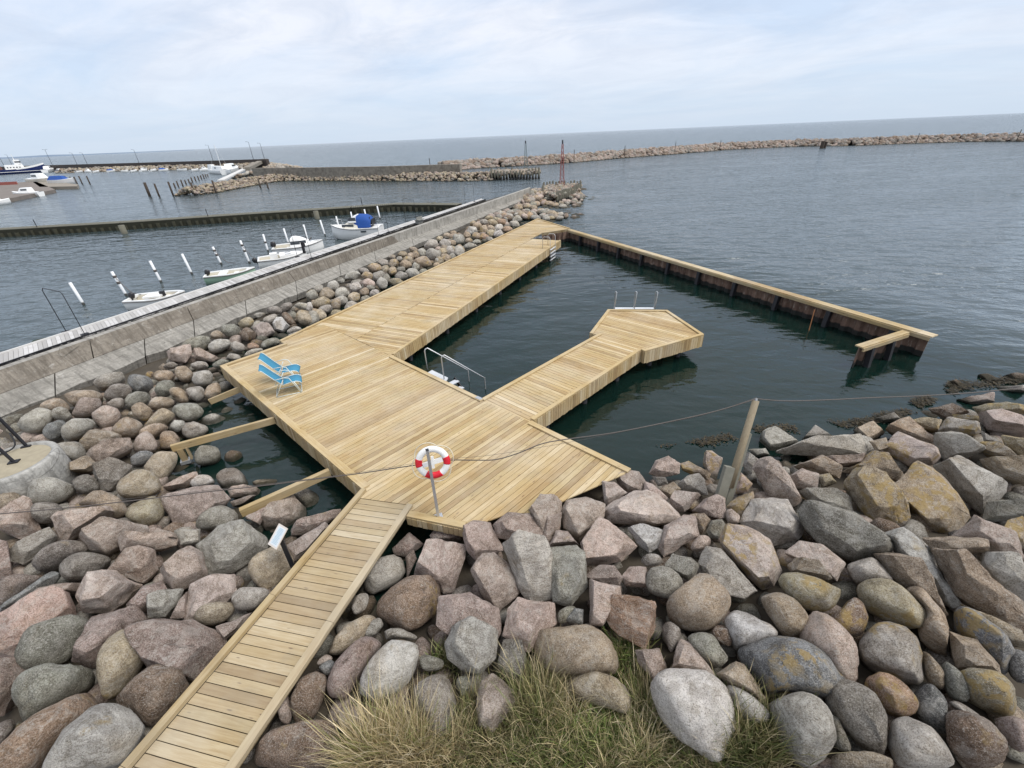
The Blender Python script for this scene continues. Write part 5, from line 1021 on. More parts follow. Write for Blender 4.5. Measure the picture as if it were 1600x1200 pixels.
WEED = [(.022, .016, .007), (.035, .026, .010), (.014, .014, .007), (.05, .036, .014)]
def weed():
    r = random.Random(12); V_ = []; F_ = []; C_ = []; o = 0
    for cxp, cyp, rx, ry, k in ((1390, 652, 26, 6, 300), (1440, 628, 18, 6, 260), (1500, 602, 22, 6, 340), (1570, 596, 26, 5, 320), (1345, 660, 14, 4, 160), (1425, 632, 8, 3, 80), (1000, 690, 28, 12, 120), (1030, 705, 10, 6, 90)):
        for _ in range(k):
            a_ = r.uniform(0, 6.28); q = math.sqrt(r.random()); g = at(cxp+rx*q*math.cos(a_), cyp+ry*q*math.sin(a_), 0); z = max(terr(g.x, g.y)-.3, 0)+r.uniform(.0, .10) if k > 130 else -.03
            th = r.uniform(0, 6.28); L = r.uniform(.05, .18); w_ = r.uniform(.008, .025); d = Vector((math.cos(th), math.sin(th), r.uniform(-.12, .08)))*L; n_ = Vector((-math.sin(th), math.cos(th), 0))*w_; p = Vector((g.x, g.y, z))
            V_ += [p-n_*.4, p+n_*.4, p+d*.6+n_, p+d, p+d*.6-n_]; F_ += [(o, o+1, o+2), (o, o+2, o+4), (o+4, o+2, o+3)]; c = WEED[r.randrange(4)]; C_ += [c+(1,)]*5; o += 5
    shp = [(1010, 712), (1060, 700), (1110, 690), (1180, 673), (1260, 667), (1340, 662), (1400, 650), (1450, 626), (1500, 606), (1560, 598), (1620, 590)]
    for _ in range(4200):
        i = r.randrange(len(shp)-1); t = r.random(); x = shp[i][0]+(shp[i+1][0]-shp[i][0])*t+r.gauss(0, 5); y = shp[i][1]+(shp[i+1][1]-shp[i][1])*t+r.gauss(0, 3.2)
        g = at(x, y, 0)
        if noise.noise(Vector((g.x*.9, g.y*.9, 4))) < -.12: continue
        th = r.uniform(0, 6.28); L = r.uniform(.04, .13); w_ = r.uniform(.008, .03); d = Vector((math.cos(th), math.sin(th), r.uniform(-.1, .1)))*L; n_ = Vector((-math.sin(th), math.cos(th), 0))*w_; p = Vector((g.x, g.y, max(terr(g.x, g.y)-.3, 0)+r.uniform(.01, .06)))
        V_ += [p-n_*.4, p+n_*.4, p+d*.6+n_, p+d, p+d*.6-n_]; F_ += [(o, o+1, o+2), (o, o+2, o+4), (o+4, o+2, o+3)]; c = WEED[r.randrange(4)]; C_ += [c+(1,)]*5; o += 5
    n_ = NT('bladder_wrack'); at2 = n_.N.new('ShaderNodeAttribute'); at2.attribute_name = 'Col'; n_.set(Base_Color=at2.outputs[0], Roughness=.8)
    tag(link_np('seaweed', np.array([tuple(v) for v in V_]), np.array(F_), np.array(C_), n_.m), kind='stuff')
weed()
# ------------------------------------------------------------------ small boats
def frame_from(stern, bow):
    d = Vector((bow.x-stern.x, bow.y-stern.y, 0)); L = d.length; return L, math.atan2(d.y, d.x)
def hull(mb, L, B, D, n=14, fore=.9, z0=-.18, w0=.82, sheer=.14, t1=1.0):
    rings = []
    for i in range(n+1):
        t = i/n; x = L*t; b_ = B/2*(w0+(1-w0)*min(1, t*2.5))*(1 if t < .45 else max(.02, 1-((t-.45)/.55)**2.3)); zs = D*(1+sheer*2*(max(0, t-.4)/.6)**2); zk = z0+(D*.55)*max(0, (t-.75)/.25)**2; ch = .80*b_
        rings.append([Vector((x+.02*L*t*0, b_, zs)), Vector((x, b_*.97, zs*.55)), Vector((x, ch, zk*.35+.02)), Vector((x, 0, zk)), Vector((x, -ch, zk*.35+.02)), Vector((x, -b_*.97, zs*.55)), Vector((x, -b_, zs))])
    return rings
def half(L, B, t, w0=.82): return B/2*(w0+(1-w0)*min(1, t*2.5))*(1 if t < .45 else max(.02, 1-((t-.45)/.55)**2.3))
def sheerz(D, t, sheer=.14): return D*(1+sheer*2*(max(0, t-.4)/.6)**2)
def outboard(t, x, z, s=1.0, tilt=0):
    e = bpy.data.objects.new('outboard_motor', None); m = MB(); q = Matrix.Rotation(R(tilt), 3, 'Y'); c = Vector((x, 0, z))
    rings = []
    for zz, a_, b_ in ((0, .10, .09), (.06, .17, .13), (.22, .20, .14), (.36, .18, .13), (.42, .10, .08)): rings.append([c+q@(Vector((a_*math.cos(u), b_*math.sin(u), zz))*s) for u in [2*math.pi*k/12 for k in range(12)]])
    m.loft(rings); m.loft([[c+q@(Vector((a_*math.cos(u), b_*math.sin(u), zz))*s) for u in [2*math.pi*k/8 for k in range(8)]] for zz, a_, b_ in ((.02, .07, .05), (-.35, .06, .04), (-.62, .10, .03), (-.7, .03, .03))])
    bpy.data.objects.remove(e); return m.build('outboard_motor', M_black, t, True)
def boat_base(name, L, B, D, label, hullmat, floor=.12, cat='boat', wz=.0, open_=True, rimmat=None, w0=.82):
    t = empty(name, (0, 0, 0), label, cat); m = MB(); rg = hull(m, L, B, D, w0=w0); m.loft(rg, closed=False)
    b0 = rg[0]; m.add(b0, [tuple(range(7))]); m.build('hull', hullmat, t, True)
    m = MB(); m.loft([[Vector((p.x, p.y*1.012, p.z)) for p in (g[2]*1, g[3], g[4])] if False else [Vector((g[2].x, g[2].y*1.01, g[2].z+.05)), Vector((g[2].x, g[2].y*1.01, g[2].z-.02)), g[3]+Vector((0, 0, -.02)), Vector((g[4].x, g[4].y*1.01, g[4].z-.02)), Vector((g[4].x, g[4].y*1.01, g[4].z+.05))] for g in rg[:-1]], closed=False); m.build('waterline_band', M_anti, t, True)
    # rim
    for s in (1, -1):
        m = MB(); n = 18; m.loft([[Vector((L*i/n, s*(half(L, B, i/n, w0)+.02), sheerz(D, i/n)-.02)), Vector((L*i/n, s*(half(L, B, i/n, w0)+.02), sheerz(D, i/n)+.03)), Vector((L*i/n, s*max(0, half(L, B, i/n, w0)-.13), sheerz(D, i/n)+.03)), Vector((L*i/n, s*max(0, half(L, B, i/n, w0)-.14), sheerz(D, i/n)-.03))] for i in range(n+1)]); m.build('gunwale', rimmat or M_white, t)
        m = MB(); m.loft([[Vector((L*i/n, s*(half(L, B, i/n, w0)+.035), sheerz(D, i/n)-.06)), Vector((L*i/n, s*(half(L, B, i/n, w0)+.035), sheerz(D, i/n)-.025)), Vector((L*i/n, s*(half(L, B, i/n, w0)+.0), sheerz(D, i/n)-.025)), Vector((L*i/n, s*(half(L, B, i/n, w0)+.0), sheerz(D, i/n)-.06))] for i in range(n+1)]); m.build('rubbing_strake', M_cable, t)
    if open_:
        m = MB(); n = 14; m.loft([[Vector((L*i/n, max(.0, half(L, B, i/n, w0)-.13), sheerz(D, i/n))), Vector((L*i/n, max(.0, half(L, B, i/n, w0)-.2), floor)), Vector((L*i/n, -max(.0, half(L, B, i/n, w0)-.2), floor)), Vector((L*i/n, -max(.0, half(L, B, i/n, w0)-.13), sheerz(D, i/n)))] for i in range(n)], closed=False); m.build('floor', M_offw, t)
        for tt in (.28, .58):
            m = MB(); m.box((L*tt, 0, D*.68), .28, 2*half(L, B, tt, w0)-.3, .05); m.build('thwart', M_white, t)
        m = MB(); m.prism([(L*.82, half(L, B, .82, w0)-.1), (L*.97, .04), (L*.97, -.04), (L*.82, -half(L, B, .82, w0)+.1)], D*1.05, D*1.12); m.build('foredeck', M_white, t)
        m = MB(); m.box((.06, 0, D*.95), .1, B*w0-.2, .14); m.build('transom', M_white, t)
    return t
def place(t, s_px, b_px, z=0.0, zoff=0):
    a_ = at(*s_px, z); b_ = at(*b_px, z); L, an = frame_from(a_, b_); t.location = (a_.x, a_.y, zoff); t.rotation_euler.z = an; return L
def length(s_px, b_px, z=0.0): return (at(*s_px, z)-at(*b_px, z)).length
# white open boat
s, b_ = (205, 471), (292, 464); L = min(5.6, length(s, b_, .35)); t = boat_base('open_boat', L, 1.75, .55, 'white open boat with black outboard moored nearest the left, beside the walkway', M_white)
outboard(t, .12, .52, .85, 14); m = MB(); m.box((L*.42, .1, .56), .9, .75, .10); m.build('seat_box', M_white, t); m = MB(); m.box((L*.56, .2, .62), .22, .2, .28); m.build('console', M_darksteel, t); place(t, s, b_, .35)
s, b_ = (322, 433), (400, 424); L = min(5.4, length(s, b_, .35)); t = boat_base('open_boat', L, 1.6, .5, 'open rowing boat with mint green hull and black outboard', M_green); outboard(t, .12, .48, .85, 16)
m = MB(); m.box((L*.35, 0, .48), .5, .9, .06); m.build('seat_box', M_white, t); place(t, s, b_, .35)
s, b_ = (404, 410), (480, 400); L = min(6.5, length(s, b_, .4)); t = boat_base('open_boat', L, 1.9, .62, 'white open boat with tilted outboard moored in front of the cabin boat', M_white); outboard(t, -.1, .42, .9, -30)
m = MB(); m.prism([(L*.45, .7), (L*.8, .5), (L*.93, .05), (L*.93, -.05), (L*.8, -.5), (L*.45, -.7)], .64, .80); m.build('foredeck', M_white, t)
m = MB(); m.box((L*.33, 0, .75), .5, .6, .35); m.build('console', M_white, t)
for y in (-.35, .35):
    m = MB(); m.box((L*.62, y, .81), .4, .12, .02); m.build('deck_window', M_glass, t)
place(t, s, b_, .4)
# white cabin boat
s, b_ = (428, 392), (506, 384); L = min(7.5, length(s, b_, .5)); t = boat_base('cabin_boat', L, 2.2, .78, 'white cabin boat with black outboard and low rounded cabin', M_white); outboard(t, .05, .78, 1.05, 8)
def cabin(t, x0, x1, wbot, wtop, z0, z1, mat=M_white, rake0=.1, rake1=.6, name='cabin', n=6):
    m = MB(); rg = []
    for k, z in enumerate((z0, z0+(z1-z0)*.55, z1-.06, z1)):
        f = (z-z0)/(z1-z0); xa = x0+rake0*f; xb = x1-rake1*f; w_ = wbot+(wtop-wbot)*f-(0.1 if k == 3 else 0); xa += .06*(k == 3); xb -= .1*(k == 3)
        rg.append([Vector((xa, -w_, z)), Vector((xa+(xb-xa)*.7, -w_, z)), Vector((xb, -w_*.55, z)), Vector((xb, w_*.55, z)), Vector((xa+(xb-xa)*.7, w_, z)), Vector((xa, w_, z))])
    m.loft(rg); return m.build(name, mat, t)
cb_ = cabin(t, L*.36, L*.88, .85, .62, .75, 1.42, rake1=1.3)
for y in (-1, 1):
    m = MB(); m.box((L*.47, y*.775, 1.08), .7, .03, .26, y*.0); m.build('window', M_glass, cb_); m = MB(); m.box((L*.62, y*.70, 1.1), .5, .03, .22, -y*.12); m.build('window', M_glass, cb_)
m = MB(); m.box((L*.765, 0, 1.16), .04, .7, .26, m=Matrix.Rotation(R(58), 3, 'Y')); m.build('windscreen', M_glass, t); place(t, s, b_, .5)
# cruiser with blue canopy: bow to the left
s, b_ = (598, 364), (518, 364); s = (596, 361); L = min(8.0, length(s, (520, 364), .5)); t = boat_base('motor_cruiser', L, 2.5, .95, 'cream white motor cruiser with blue canvas canopy moored at the walkway', M_white, rimmat=M_white, open_=False)
m = MB(); n = 12; m.loft([[Vector((L*i/n, half(L, 2.5, i/n)-.1, sheerz(.95, i/n))), Vector((L*i/n, 0, sheerz(.95, i/n)+.06)), Vector((L*i/n, -half(L, 2.5, i/n)+.1, sheerz(.95, i/n)))] for i in range(n+1)], closed=False); m.build('deck', M_white, t)
cabin(t, L*.40, L*.82, .95, .72, .95, 1.5, M_offw, rake1=1.0); cabin(t, L*.42, L*.62, .85, .66, 1.48, 2.05, M_white, rake1=.7, name='wheelhouse')
m = MB(); rg = []
for x, h, w_ in ((L*.14, .6, .88), (L*.17, .92, .9), (L*.26, 1.08, .9), (L*.38, 1.12, .88), (L*.45, .95, .84), (L*.52, .35, .8)):
    rg.append([Vector((x, w_*math.cos(u), 1.0+h*math.sin(u)**.6 if math.sin(u) > 0 else 1.0)) for u in [math.pi*k/8 for k in range(9)]])
m.loft(rg, closed=False); m.build('canopy', M_bluecloth, t, True)
m = MB(); m.add([(L*.135, -.6, 1.25), (L*.135, .6, 1.25), (L*.165, .55, 1.85), (L*.165, -.55, 1.85)], [(0, 1, 2, 3), (3, 2, 1, 0)]); m.box((L*.125, 0, 1.4), .03, 1.3, .55); m.build('canopy_opening_shade', M_black, t)  # black sheet stands in for the shade inside the canopy's open end
for y in (-1, 1):
    m = MB(); m.box((L*.60, y*.86, 1.22), 1.1, .03, .2, -y*.05); m.build('window', M_glass, t); m = MB(); m.box((L*.50, y*.80, 1.75), .7, .03, .28); m.build('window', M_glass, t); m = MB(); m.box((L*.28, y*1.235, .72), .5, .03, .14); m.build('window', M_glass, t)
m = MB()
for y in (-1, 1): m.tube([(L*.80, y*.62, 1.05), (L*.82, y*.6, 1.6), (L*.98, y*.05, 1.75)], .02, 6)
m.build('bow_rail', M_galv, t, True); place(t, s, (520, 364), .5)
# ------------------------------------------------------------------ white mooring poles
M_pole = NT('white_pole'); z = M_pole.N.new('ShaderNodeSeparateXYZ'); M_pole.L.new(M_pole.pos, z.inputs[0])
c = M_pole.mix(M_pole.noise(9, 5), (.62, .64, .66), (.80, .81, .81)); c = M_pole.mix(M_pole.ramp(z.outputs[2], [(.12, 1.0), (.2, 0.0)]), c, (.05, .05, .045)); M_pole = M_pole.set(Base_Color=c, Roughness=.5)
POLES = [((109, 442), (131, 476), 0, 'leftmost white mooring pole, standing alone in the harbour'), ((174, 425), (198, 462), 2, 'white mooring pole with ropes at the stern of the nearest white boat'), ((234, 408), (252, 441), 1, 'roped white mooring pole behind the nearest white open boat'),
 ((284, 397), (300, 428), 0, 'white mooring pole halfway between the white and the green boat'), ((332, 386), (346, 413), 2, 'white mooring pole with black bands behind the green boat'), ((375, 376), (390, 411), 2, 'white mooring pole beside the tilted outboard motor'),
 ((411, 366), (419, 393), 1, 'white mooring pole behind the open boat with tilted outboard'), ((443, 357), (451, 381), 0, 'white mooring pole behind the cabin boat near its outboard'), ((474, 351), (481, 376), 0, 'tall white mooring pole behind the roof of the cabin boat'),
 ((500, 344), (508, 368), 0, 'white mooring pole alone between cabin boat and cruiser'), ((525, 338), (530, 357), 0, 'white mooring pole behind the bow of the cruiser'), ((548, 331), (552, 350), 0, 'white mooring pole behind the wheelhouse of the cruiser'),
 ((569, 327), (574, 347), 0, 'white mooring pole behind the blue canopy'), ((589, 322), (594, 342), 0, 'rightmost white mooring pole, beyond the stern of the cruiser')]
for tp, bp, rope, lab in POLES:
    g = at(*bp, 0); h = height(g, *tp); h = min(h, 4.5); t = empty('mooring_pole', g, lab, 'mooring pole', 'white mooring poles in the harbour')
    q = CAMP+ray(*tp)*((g.y)/ray(*tp).y); top = Vector((g.x+(q.x-g.x)*.9, g.y, h)); m = MB(); m.tube([g+Vector((0, 0, -1.5)), g, top], .078, 10); m.build('pole', M_pole, t, True)
    for k in range(rope):
        c = g.lerp(top, .55+.25*k); m = MB(); m.tube([c-Vector((0, 0, .07)), c+Vector((0, 0, .07))], .10, 10); m.build('rope_coil', M_cable, t, True)
    if rope > 1:
        c = g.lerp(top, .75); e = at(bp[0]+22, bp[1]-2, .6); md = (c+e)/2-Vector((0, 0, .35)); m = MB(); m.tube(smoothpts([c, md, e]), .02, 5); m.build('mooring_line', M_cable, t, True)
# hoops and small things on the walkway
HO = [((64, 450), (104, 519), (90, 457), (133, 523), 'thin steel hoop at the left end of the grey walkway'), ((452, 358), (465, 402), (480, 352), (487, 404), 'thin steel hoop on the walkway in front of the cabin boat'),
      ((629, 311), (634, 346), (647, 311), (650, 340), 'thin steel hoop on the walkway right of the cruiser'), ((724, 288), (727, 318), (740, 288), (741, 315), 'thin steel hoop near the far end of the walkway'), ((590, 340), (592, 368), (603, 337), (607, 363), 'thin steel hoop beside the stern of the cruiser')]
for a0, a1, b0, b1, lab in HO:
    p = at(*a1, 1.5); q = at(*b1, 1.5); hp = height(p, *a0); hq = height(q, *b0); t = empty('ladder_hoop', p, lab, 'handrail', 'steel hoops along the walkway')
    m = MB(); m.tube([p, Vector((p.x, p.y, hp-.1)), Vector((p.x, p.y, hp))+(q-p)*.08, Vector((q.x, q.y, hq))-(q-p)*.08, Vector((q.x, q.y, hq-.1)), q], .014, 6); m.build('hoop', M_darksteel, t, True)
    m = MB()
    for e in (p, q): m.box((e.x, e.y, 1.53), .25, .16, .05, R(65))
    m.build('foot', M_darksteel, t)
p = at(476, 396, 1.5); h = height(p, 472, 378); m = MB(); m.box((p.x, p.y, (1.5+h)/2), .10, .16, h-1.5, R(65)); m.box((p.x+.05, p.y, h-.2), .3, .03, .3, R(65)); tag(m.build('power_pillar', M_darksteel), 'dark post with small plate on the walkway by the cabin boat', 'post')
p = at(656, 349, 1.5); m = MB(); m.box((p.x, p.y, 1.82), .8, .5, .06, R(65)); m.box((p.x-.05, p.y+.02, 1.65), .65, .34, .3, R(65)); m.box((p.x, p.y, 1.95), .85, .05, .2, R(65)); tag(m.build('storage_box', simple('grey_box', (.22, .22, .20), .8)), 'small grey box standing on the walkway beyond the cruiser', 'box')
# ------------------------------------------------------------------ long low jetty across the harbour
jt = empty('jetty', at(350, 345, .8), 'long low timber jetty with dark side crossing the harbour', 'jetty')
M_jt = simple('jetty_planks', (.13, .125, .095), .9, 0, .25, 4, .3); M_jd = simple('dark_timber', (.022, .022, .012), .95, 0, .5, 5, .6)
jp = [(-120, 366), (0, 356), (200, 344.5), (400, 331), (550, 321.5), (620, 316.5), (722, 317)]; jq = [at(a_, b_, .8) for a_, b_ in jp]; r = random.Random(2)
mb = MB(); mk = MB(); mz = MB()
for a_, b2 in zip(jq, jq[1:]):
    d = b2-a_; L = d.length; d.normalize(); n_ = Vector((d.y, -d.x, 0)); n_ = n_ if n_.y < 0 else -n_; k = int(L/.25)
    for i in range(k):
        p = a_+d*(L*i/k); q = a_+d*(L*(i+.86)/k); mb.prism([(v.x, v.y) for v in (p, q, q+n_*1.7, p+n_*1.7)], .74, .8+r.uniform(-.006, .006))
    m_ = int(L/.8)
    for i in range(m_):
        p = a_+d*(L*(i+.5)/m_)+n_*(1.7+r.uniform(-.05, .12)); mk.tube([(p.x, p.y, -1), (p.x, p.y, .5+r.uniform(-.12, .1))], .17+r.uniform(-.05, .08), 7)
    mz.beam(a_+n_*1.55-Vector((0, 0, .65)), b2+n_*1.55-Vector((0, 0, .65)), .3, 1.1)  # deep near-black beams close the dark underside below the decking
    mz.beam(a_+n_*.1-Vector((0, 0, .65)), b2+n_*.1-Vector((0, 0, .65)), .2, 1.1)
mb.build('decking', M_jt, jt); o = mk.build('pile_row', M_jd, jt, True); mz.build('edge_beam', M_jd, jt)
for px, py in ((195, 365), (496, 342), (679, 328)):
    p = at(px, py, 0); m = MB(); m.tube([(p.x, p.y, -1), (p.x, p.y, .9)], .3, 10); m.build('pile', M_jt, jt, True)
for tp, bp, i in (((50, 343), (58, 355), 0), ((320, 326), (325, 338), 1), ((563, 309), (566, 321), 2)):
    p = at(*bp, .8); h = height(p, *tp); m = MB(); m.tube([(p.x, p.y, .7), (p.x, p.y, min(h, 3.5))], .04, 6); m.build('stanchion', M_darksteel, jt)
# ------------------------------------------------------------------ inner breakwater, pile heads
its = mound([(288, 293), (330, 287), (380, 279), (430, 272), (520, 270.5), (620, 270), (720, 269.5), (775, 268)], 3.0, 1.5, 26, .42, 5, 'ybbdykq', .3)+mound([(385, 269), (420, 262), (440, 262)], 5, 1.5, 10, .7, 7, 'gbdk', .1)
inner = breakwater('breakwater', its, 'inner breakwater of yellowish stones with low concrete wall facing the harbour', at(560, 275))
def wallstrip(pxs, z, wd, name, parent, mat, side=1, zb=-1):
    P_ = [at(a_, b_, z) for a_, b_ in pxs]; m = MB(); rg = []
    for i, p in enumerate(P_):
        d = (P_[min(i+1, len(P_)-1)]-P_[max(i-1, 0)]).normalized(); n_ = Vector((-d.y, d.x, 0))*side; rg.append([Vector((p.x, p.y, zb)), Vector((p.x, p.y, z)), Vector((p.x, p.y, z))+n_*wd, Vector((p.x, p.y, zb))+n_*wd])
    m.loft(rg); return m.build(name, mat, parent)
cw = concrete('old_concrete', (.22, .19, .15), (.33, .30, .25), .5)
wallstrip([(393, 263), (480, 262), (600, 260), (718, 256.5)], 2.9, 1.2, 'concrete_wall', inner, cw)
# outer left mole with dark wall
its = mound([(95, 263.6), (150, 261.4), (250, 258.4), (350, 255.6), (400, 254.6)], 4.2, 1.9, 10, .8, 9, 'bkydg', .1)+mound([(400, 252), (430, 256), (448, 259)], 6, 1.2, 8, .9, 10, 'dgb', .0)
mole = breakwater('breakwater', its, 'far mole of dark stones and dark wall with lamp posts behind the marina', at(260, 256))
wallstrip([(-60, 263), (60, 258.5), (160, 256), (300, 252), (415, 248.5)], 3.2, 1.5, 'dark_wall', mole, simple('dark_wall', (.06, .05, .045), .9, 0, .3, .5, .1))
ramp_ = at(345, 282, .8); rt_ = at(384, 263, 1.3); m = MB(); m.beam(ramp_, rt_, 1.6, .3); m.build('ramp', M_ramp, inner); m = MB(); m.beam(at(385, 264, 1.4), at(413, 250, 2.4), 2.0, 1.0); m.build('concrete_wall', cw, inner)
def pilehead(name, ring, top, rad, label, fill, seed, band=None, skip=()):
    P_ = [at(a_, b_, top) for a_, b_ in ring]; c = sum(P_, Vector())/len(P_); t = empty(name, c, label, 'pile wall'); r = random.Random(seed)
    for q_, (a_, b2) in enumerate(zip(P_, P_[1:]+P_[:1])):
        L = (b2-a_).length; k = max(1, int(L/(rad*3.6)))
        if q_ in skip: continue
        for i in range(k):
            p = a_.lerp(b2, i/k); m = MB(); m.tube([(p.x, p.y, -1.2), (p.x+r.uniform(-.04, .04), p.y, top+r.uniform(-.18, .15))], rad*r.uniform(.9, 1.1), 8); m.build('pile', M_pp, t, True)
    its = []; xs = [p.x for p in P_]; ys = [p.y for p in P_]; PP = [(p.x, p.y) for p in P_]
    for _ in range(4000):
        x = r.uniform(min(xs), max(xs)); y = r.uniform(min(ys), max(ys))
        if inpoly(x, y, PP): its.append((x, y, top-.6+r.uniform(-.1, .2), fill*r.uniform(.4, .8), CC[r.choice('dkqdeb')], .4))
        if len(its) > 480: break
    o = link_np('stone_fill', *scatter(its, T1, seed, ''), parent=t); o['kind'] = 'stuff'
    if band:
        m = MB(); a_ = at(*band[0], top-.5)+Vector((0, -.25, 0)); b2 = at(*band[1], top-.5)+Vector((0, -.25, 0)); m.beam(a_, b2, .12, .22); m.build('red_waling', M_red, t)
        m = MB(); a_ = at(*band[2], top-.5)+Vector((0, -.25, 0)); m.beam(a_, at(*band[0], top-.5)+Vector((0, -.25, 0)), .12, .2); m.build('waling', M_ramp, t)
    return t
M_pp = NT('grey_piles'); z = M_pp.N.new('ShaderNodeSeparateXYZ'); M_pp.L.new(M_pp.pos, z.inputs[0]); c = M_pp.mix(M_pp.noise(2, 5, .6, M_pp.map((3, 3, .6))), (.04, .04, .026), (.15, .14, .11)); c = M_pp.mix(M_pp.ramp(z.outputs[2], [(.45, 1.0), (.7, 0.0)]), c, (.02, .02, .016)); M_pp = M_pp.set(Base_Color=c, Roughness=.9)
pilehead('timber_pile_head', [(850, 285), (878, 283), (907, 283), (907, 287), (890, 293), (868, 300), (848, 293)], 1.6, .13, 'timber pile enclosure filled with stones carrying the red lattice mast', .5, 3, ((889, 293.5), (907, 288), (866, 300)), skip=(5,))
pilehead('timber_pile_head', [(768, 263.5), (842, 261.5), (842, 264.5), (768, 267)], 1.8, .17, 'row of dark timber piles closing the tip of the inner breakwater', .7, 4)
def lattice(bp, tp, w_, mat, label, light):
    g = at(*bp, 1.4); h = height(g, *tp); t = empty('lattice_mast', g, label, 'beacon'); m = MB(); legs = [(-1, -1), (1, -1), (1, 1), (-1, 1)]; th = lambda z: w_*(1-.72*(z-1.4)/(h-1.4))
    P_ = lambda l, z: Vector((g.x+l[0]*th(z)/2, g.y+l[1]*th(z)/2, z)); rr = w_*.05
    for l in legs:
        mm = MB(); mm.tube([P_(l, .8), P_(l, h-.2)], rr, 5); mm.build('leg', mat, t)
    n_ = 7
    for i in range(n_):
        z0 = 1.4+(h-1.7)*i/n_; z1 = 1.4+(h-1.7)*(i+1)/n_
        for a_, b2 in zip(legs, legs[1:]+legs[:1]): m.tube([P_(a_, z0), P_(b2, z1)], rr*.6, 4); m.tube([P_(b2, z0), P_(a_, z1)], rr*.6, 4); m.tube([P_(a_, z1), P_(b2, z1)], rr*.6, 4)
    m.build('bracing', mat, t)
    if light: 
        m = MB(); zc = 1.4+(h-1.4)*.62; m.box((g.x, g.y, zc), w_*1.5, w_*1.3, .9); m.build('daymark', mat, t)
    m = MB(); m.tube([(g.x, g.y, h-.25), (g.x, g.y, h+.25)], w_*.16, 8); m.build('lantern', M_darksteel, t); return t
lattice((878, 287), (880.5, 222), .62, simple('faded_red_steel', (.30, .10, .085), .7), 'red lattice mast on the stone-filled pile head', False)
lattice((822, 265), (822, 222), .8, simple('grey_green_steel', (.16, .20, .20), .7), 'grey lattice mast at the tip of the inner breakwater', False)
for i, (px, py, h) in enumerate([(1283, 232, 2.2)]):
    p = at(px, py, 0); m = MB(); m.tube([(p.x, p.y, -2), (p.x+.2, p.y, h)], .6, 10); m.tube([(p.x+.9, p.y, -2), (p.x+1.3, p.y, h*.9)], .4, 8); tag(m.build('dolphin_pile', M_pile), 'dark mooring post standing in the sea before the outer breakwater', 'post')
for i, (px, tp, lab) in enumerate([(1055, 219, 'thin stake on the outer breakwater, left one'), (1125, 217, 'thin stake on the crest of the outer breakwater'), (1433, 207, 'thin stake on the outer breakwater near the right'), (1591, 202, 'thin stake on the outer breakwater at the right edge'), (897, 234, 'thin stake on the breakwater beside the red mast'), (976, 226, 'thin dark stake where the breakwater bends'), (672, 247, 'thin stake at the left end of the outer breakwater')]):
    p = at(px, tp+12, 2.5); m = MB(); m.tube([(p.x, p.y, 1.5), (p.x, p.y, min(4.2, height(p, px, tp)))], .08, 6); tag(m.build('stake', M_pile), lab, 'stake', 'stakes on the outer breakwater')
# ------------------------------------------------------------------ lamp posts, piles
LP = [((66, 234), (84, 262), 'tall twin-arm lamp post rising over the marina pontoon', 1), ((114, 239), (121, 258), 'lamp post behind the marina, left of a close pair', 0), ((128, 239), (137, 258), 'lamp post behind the marina, right of a close pair', 0), ((0, 245), (9, 264), 'lamp post at the left edge of the photo', 0), ((12, 242), (20, 260), 'lamp post behind the blue fishing boat', 0),
      ((208, 234), (217, 254), 'lamp post standing alone on the far mole', 0), ((325, 227), (333, 251), 'lamp post on the mole behind the sailing boat', 0), ((385, 222), (396, 249), 'lamp post near the tip of the mole, left of two', 0), ((404, 224), (413, 248), 'lamp post at the very tip of the mole', 0)]
for tp, bp, lab, twin in LP:
    g = at(*bp, 1.5 if not twin else .5); q = CAMP+ray(*tp)*(g.y/ray(*tp).y); top = Vector((g.x, g.y, min(14, height(g, *tp)))); t = empty('lamp_post', g, lab, 'lamp post', 'lamp posts on the far mole')
    m = MB(); m.tube([g-Vector((0, 0, 1)), top], .13, 8, r2=.08); m.build('pole', M_darksteel, t)
    for s in ((-1, 1) if twin else (-1,)):
        m = MB(); m.tube([top, top+Vector((s*1.2, 0, .15))], .05, 6); am_ = m.build('arm', M_darksteel, t); m = MB(); m.box(top+Vector((s*1.3, 0, .15)), .7, .3, .14); m.build('lamp_head', M_darksteel, am_)
PL = [((225, 285), (234, 306)), ((239, 287), (249, 307)), ((262, 284), (271, 306)), ((297, 285), (305, 305)), ((329, 282), (338, 302)), ((403, 280), (407, 293)), ((416, 284), (419, 294)),
      ((270, 286), (274, 294)), ((275, 283), (279, 292)), ((282, 281), (286, 291)), ((289, 281), (291, 288)), ((294, 280), (296, 286)), ((298, 277), (301, 285)), ((303, 276), (306, 283)), ((308, 275), (311, 282)), ((313, 274), (315, 280)), ((317, 272), (319, 279)), ((320, 272), (322, 277)), ((323, 272), (325, 276)),
      ((101, 275), (105, 283)), ((110, 276), (114, 287)), ((116, 276), (122, 290)), ((121, 275), (129, 288)), ((134, 275), (141, 288))]
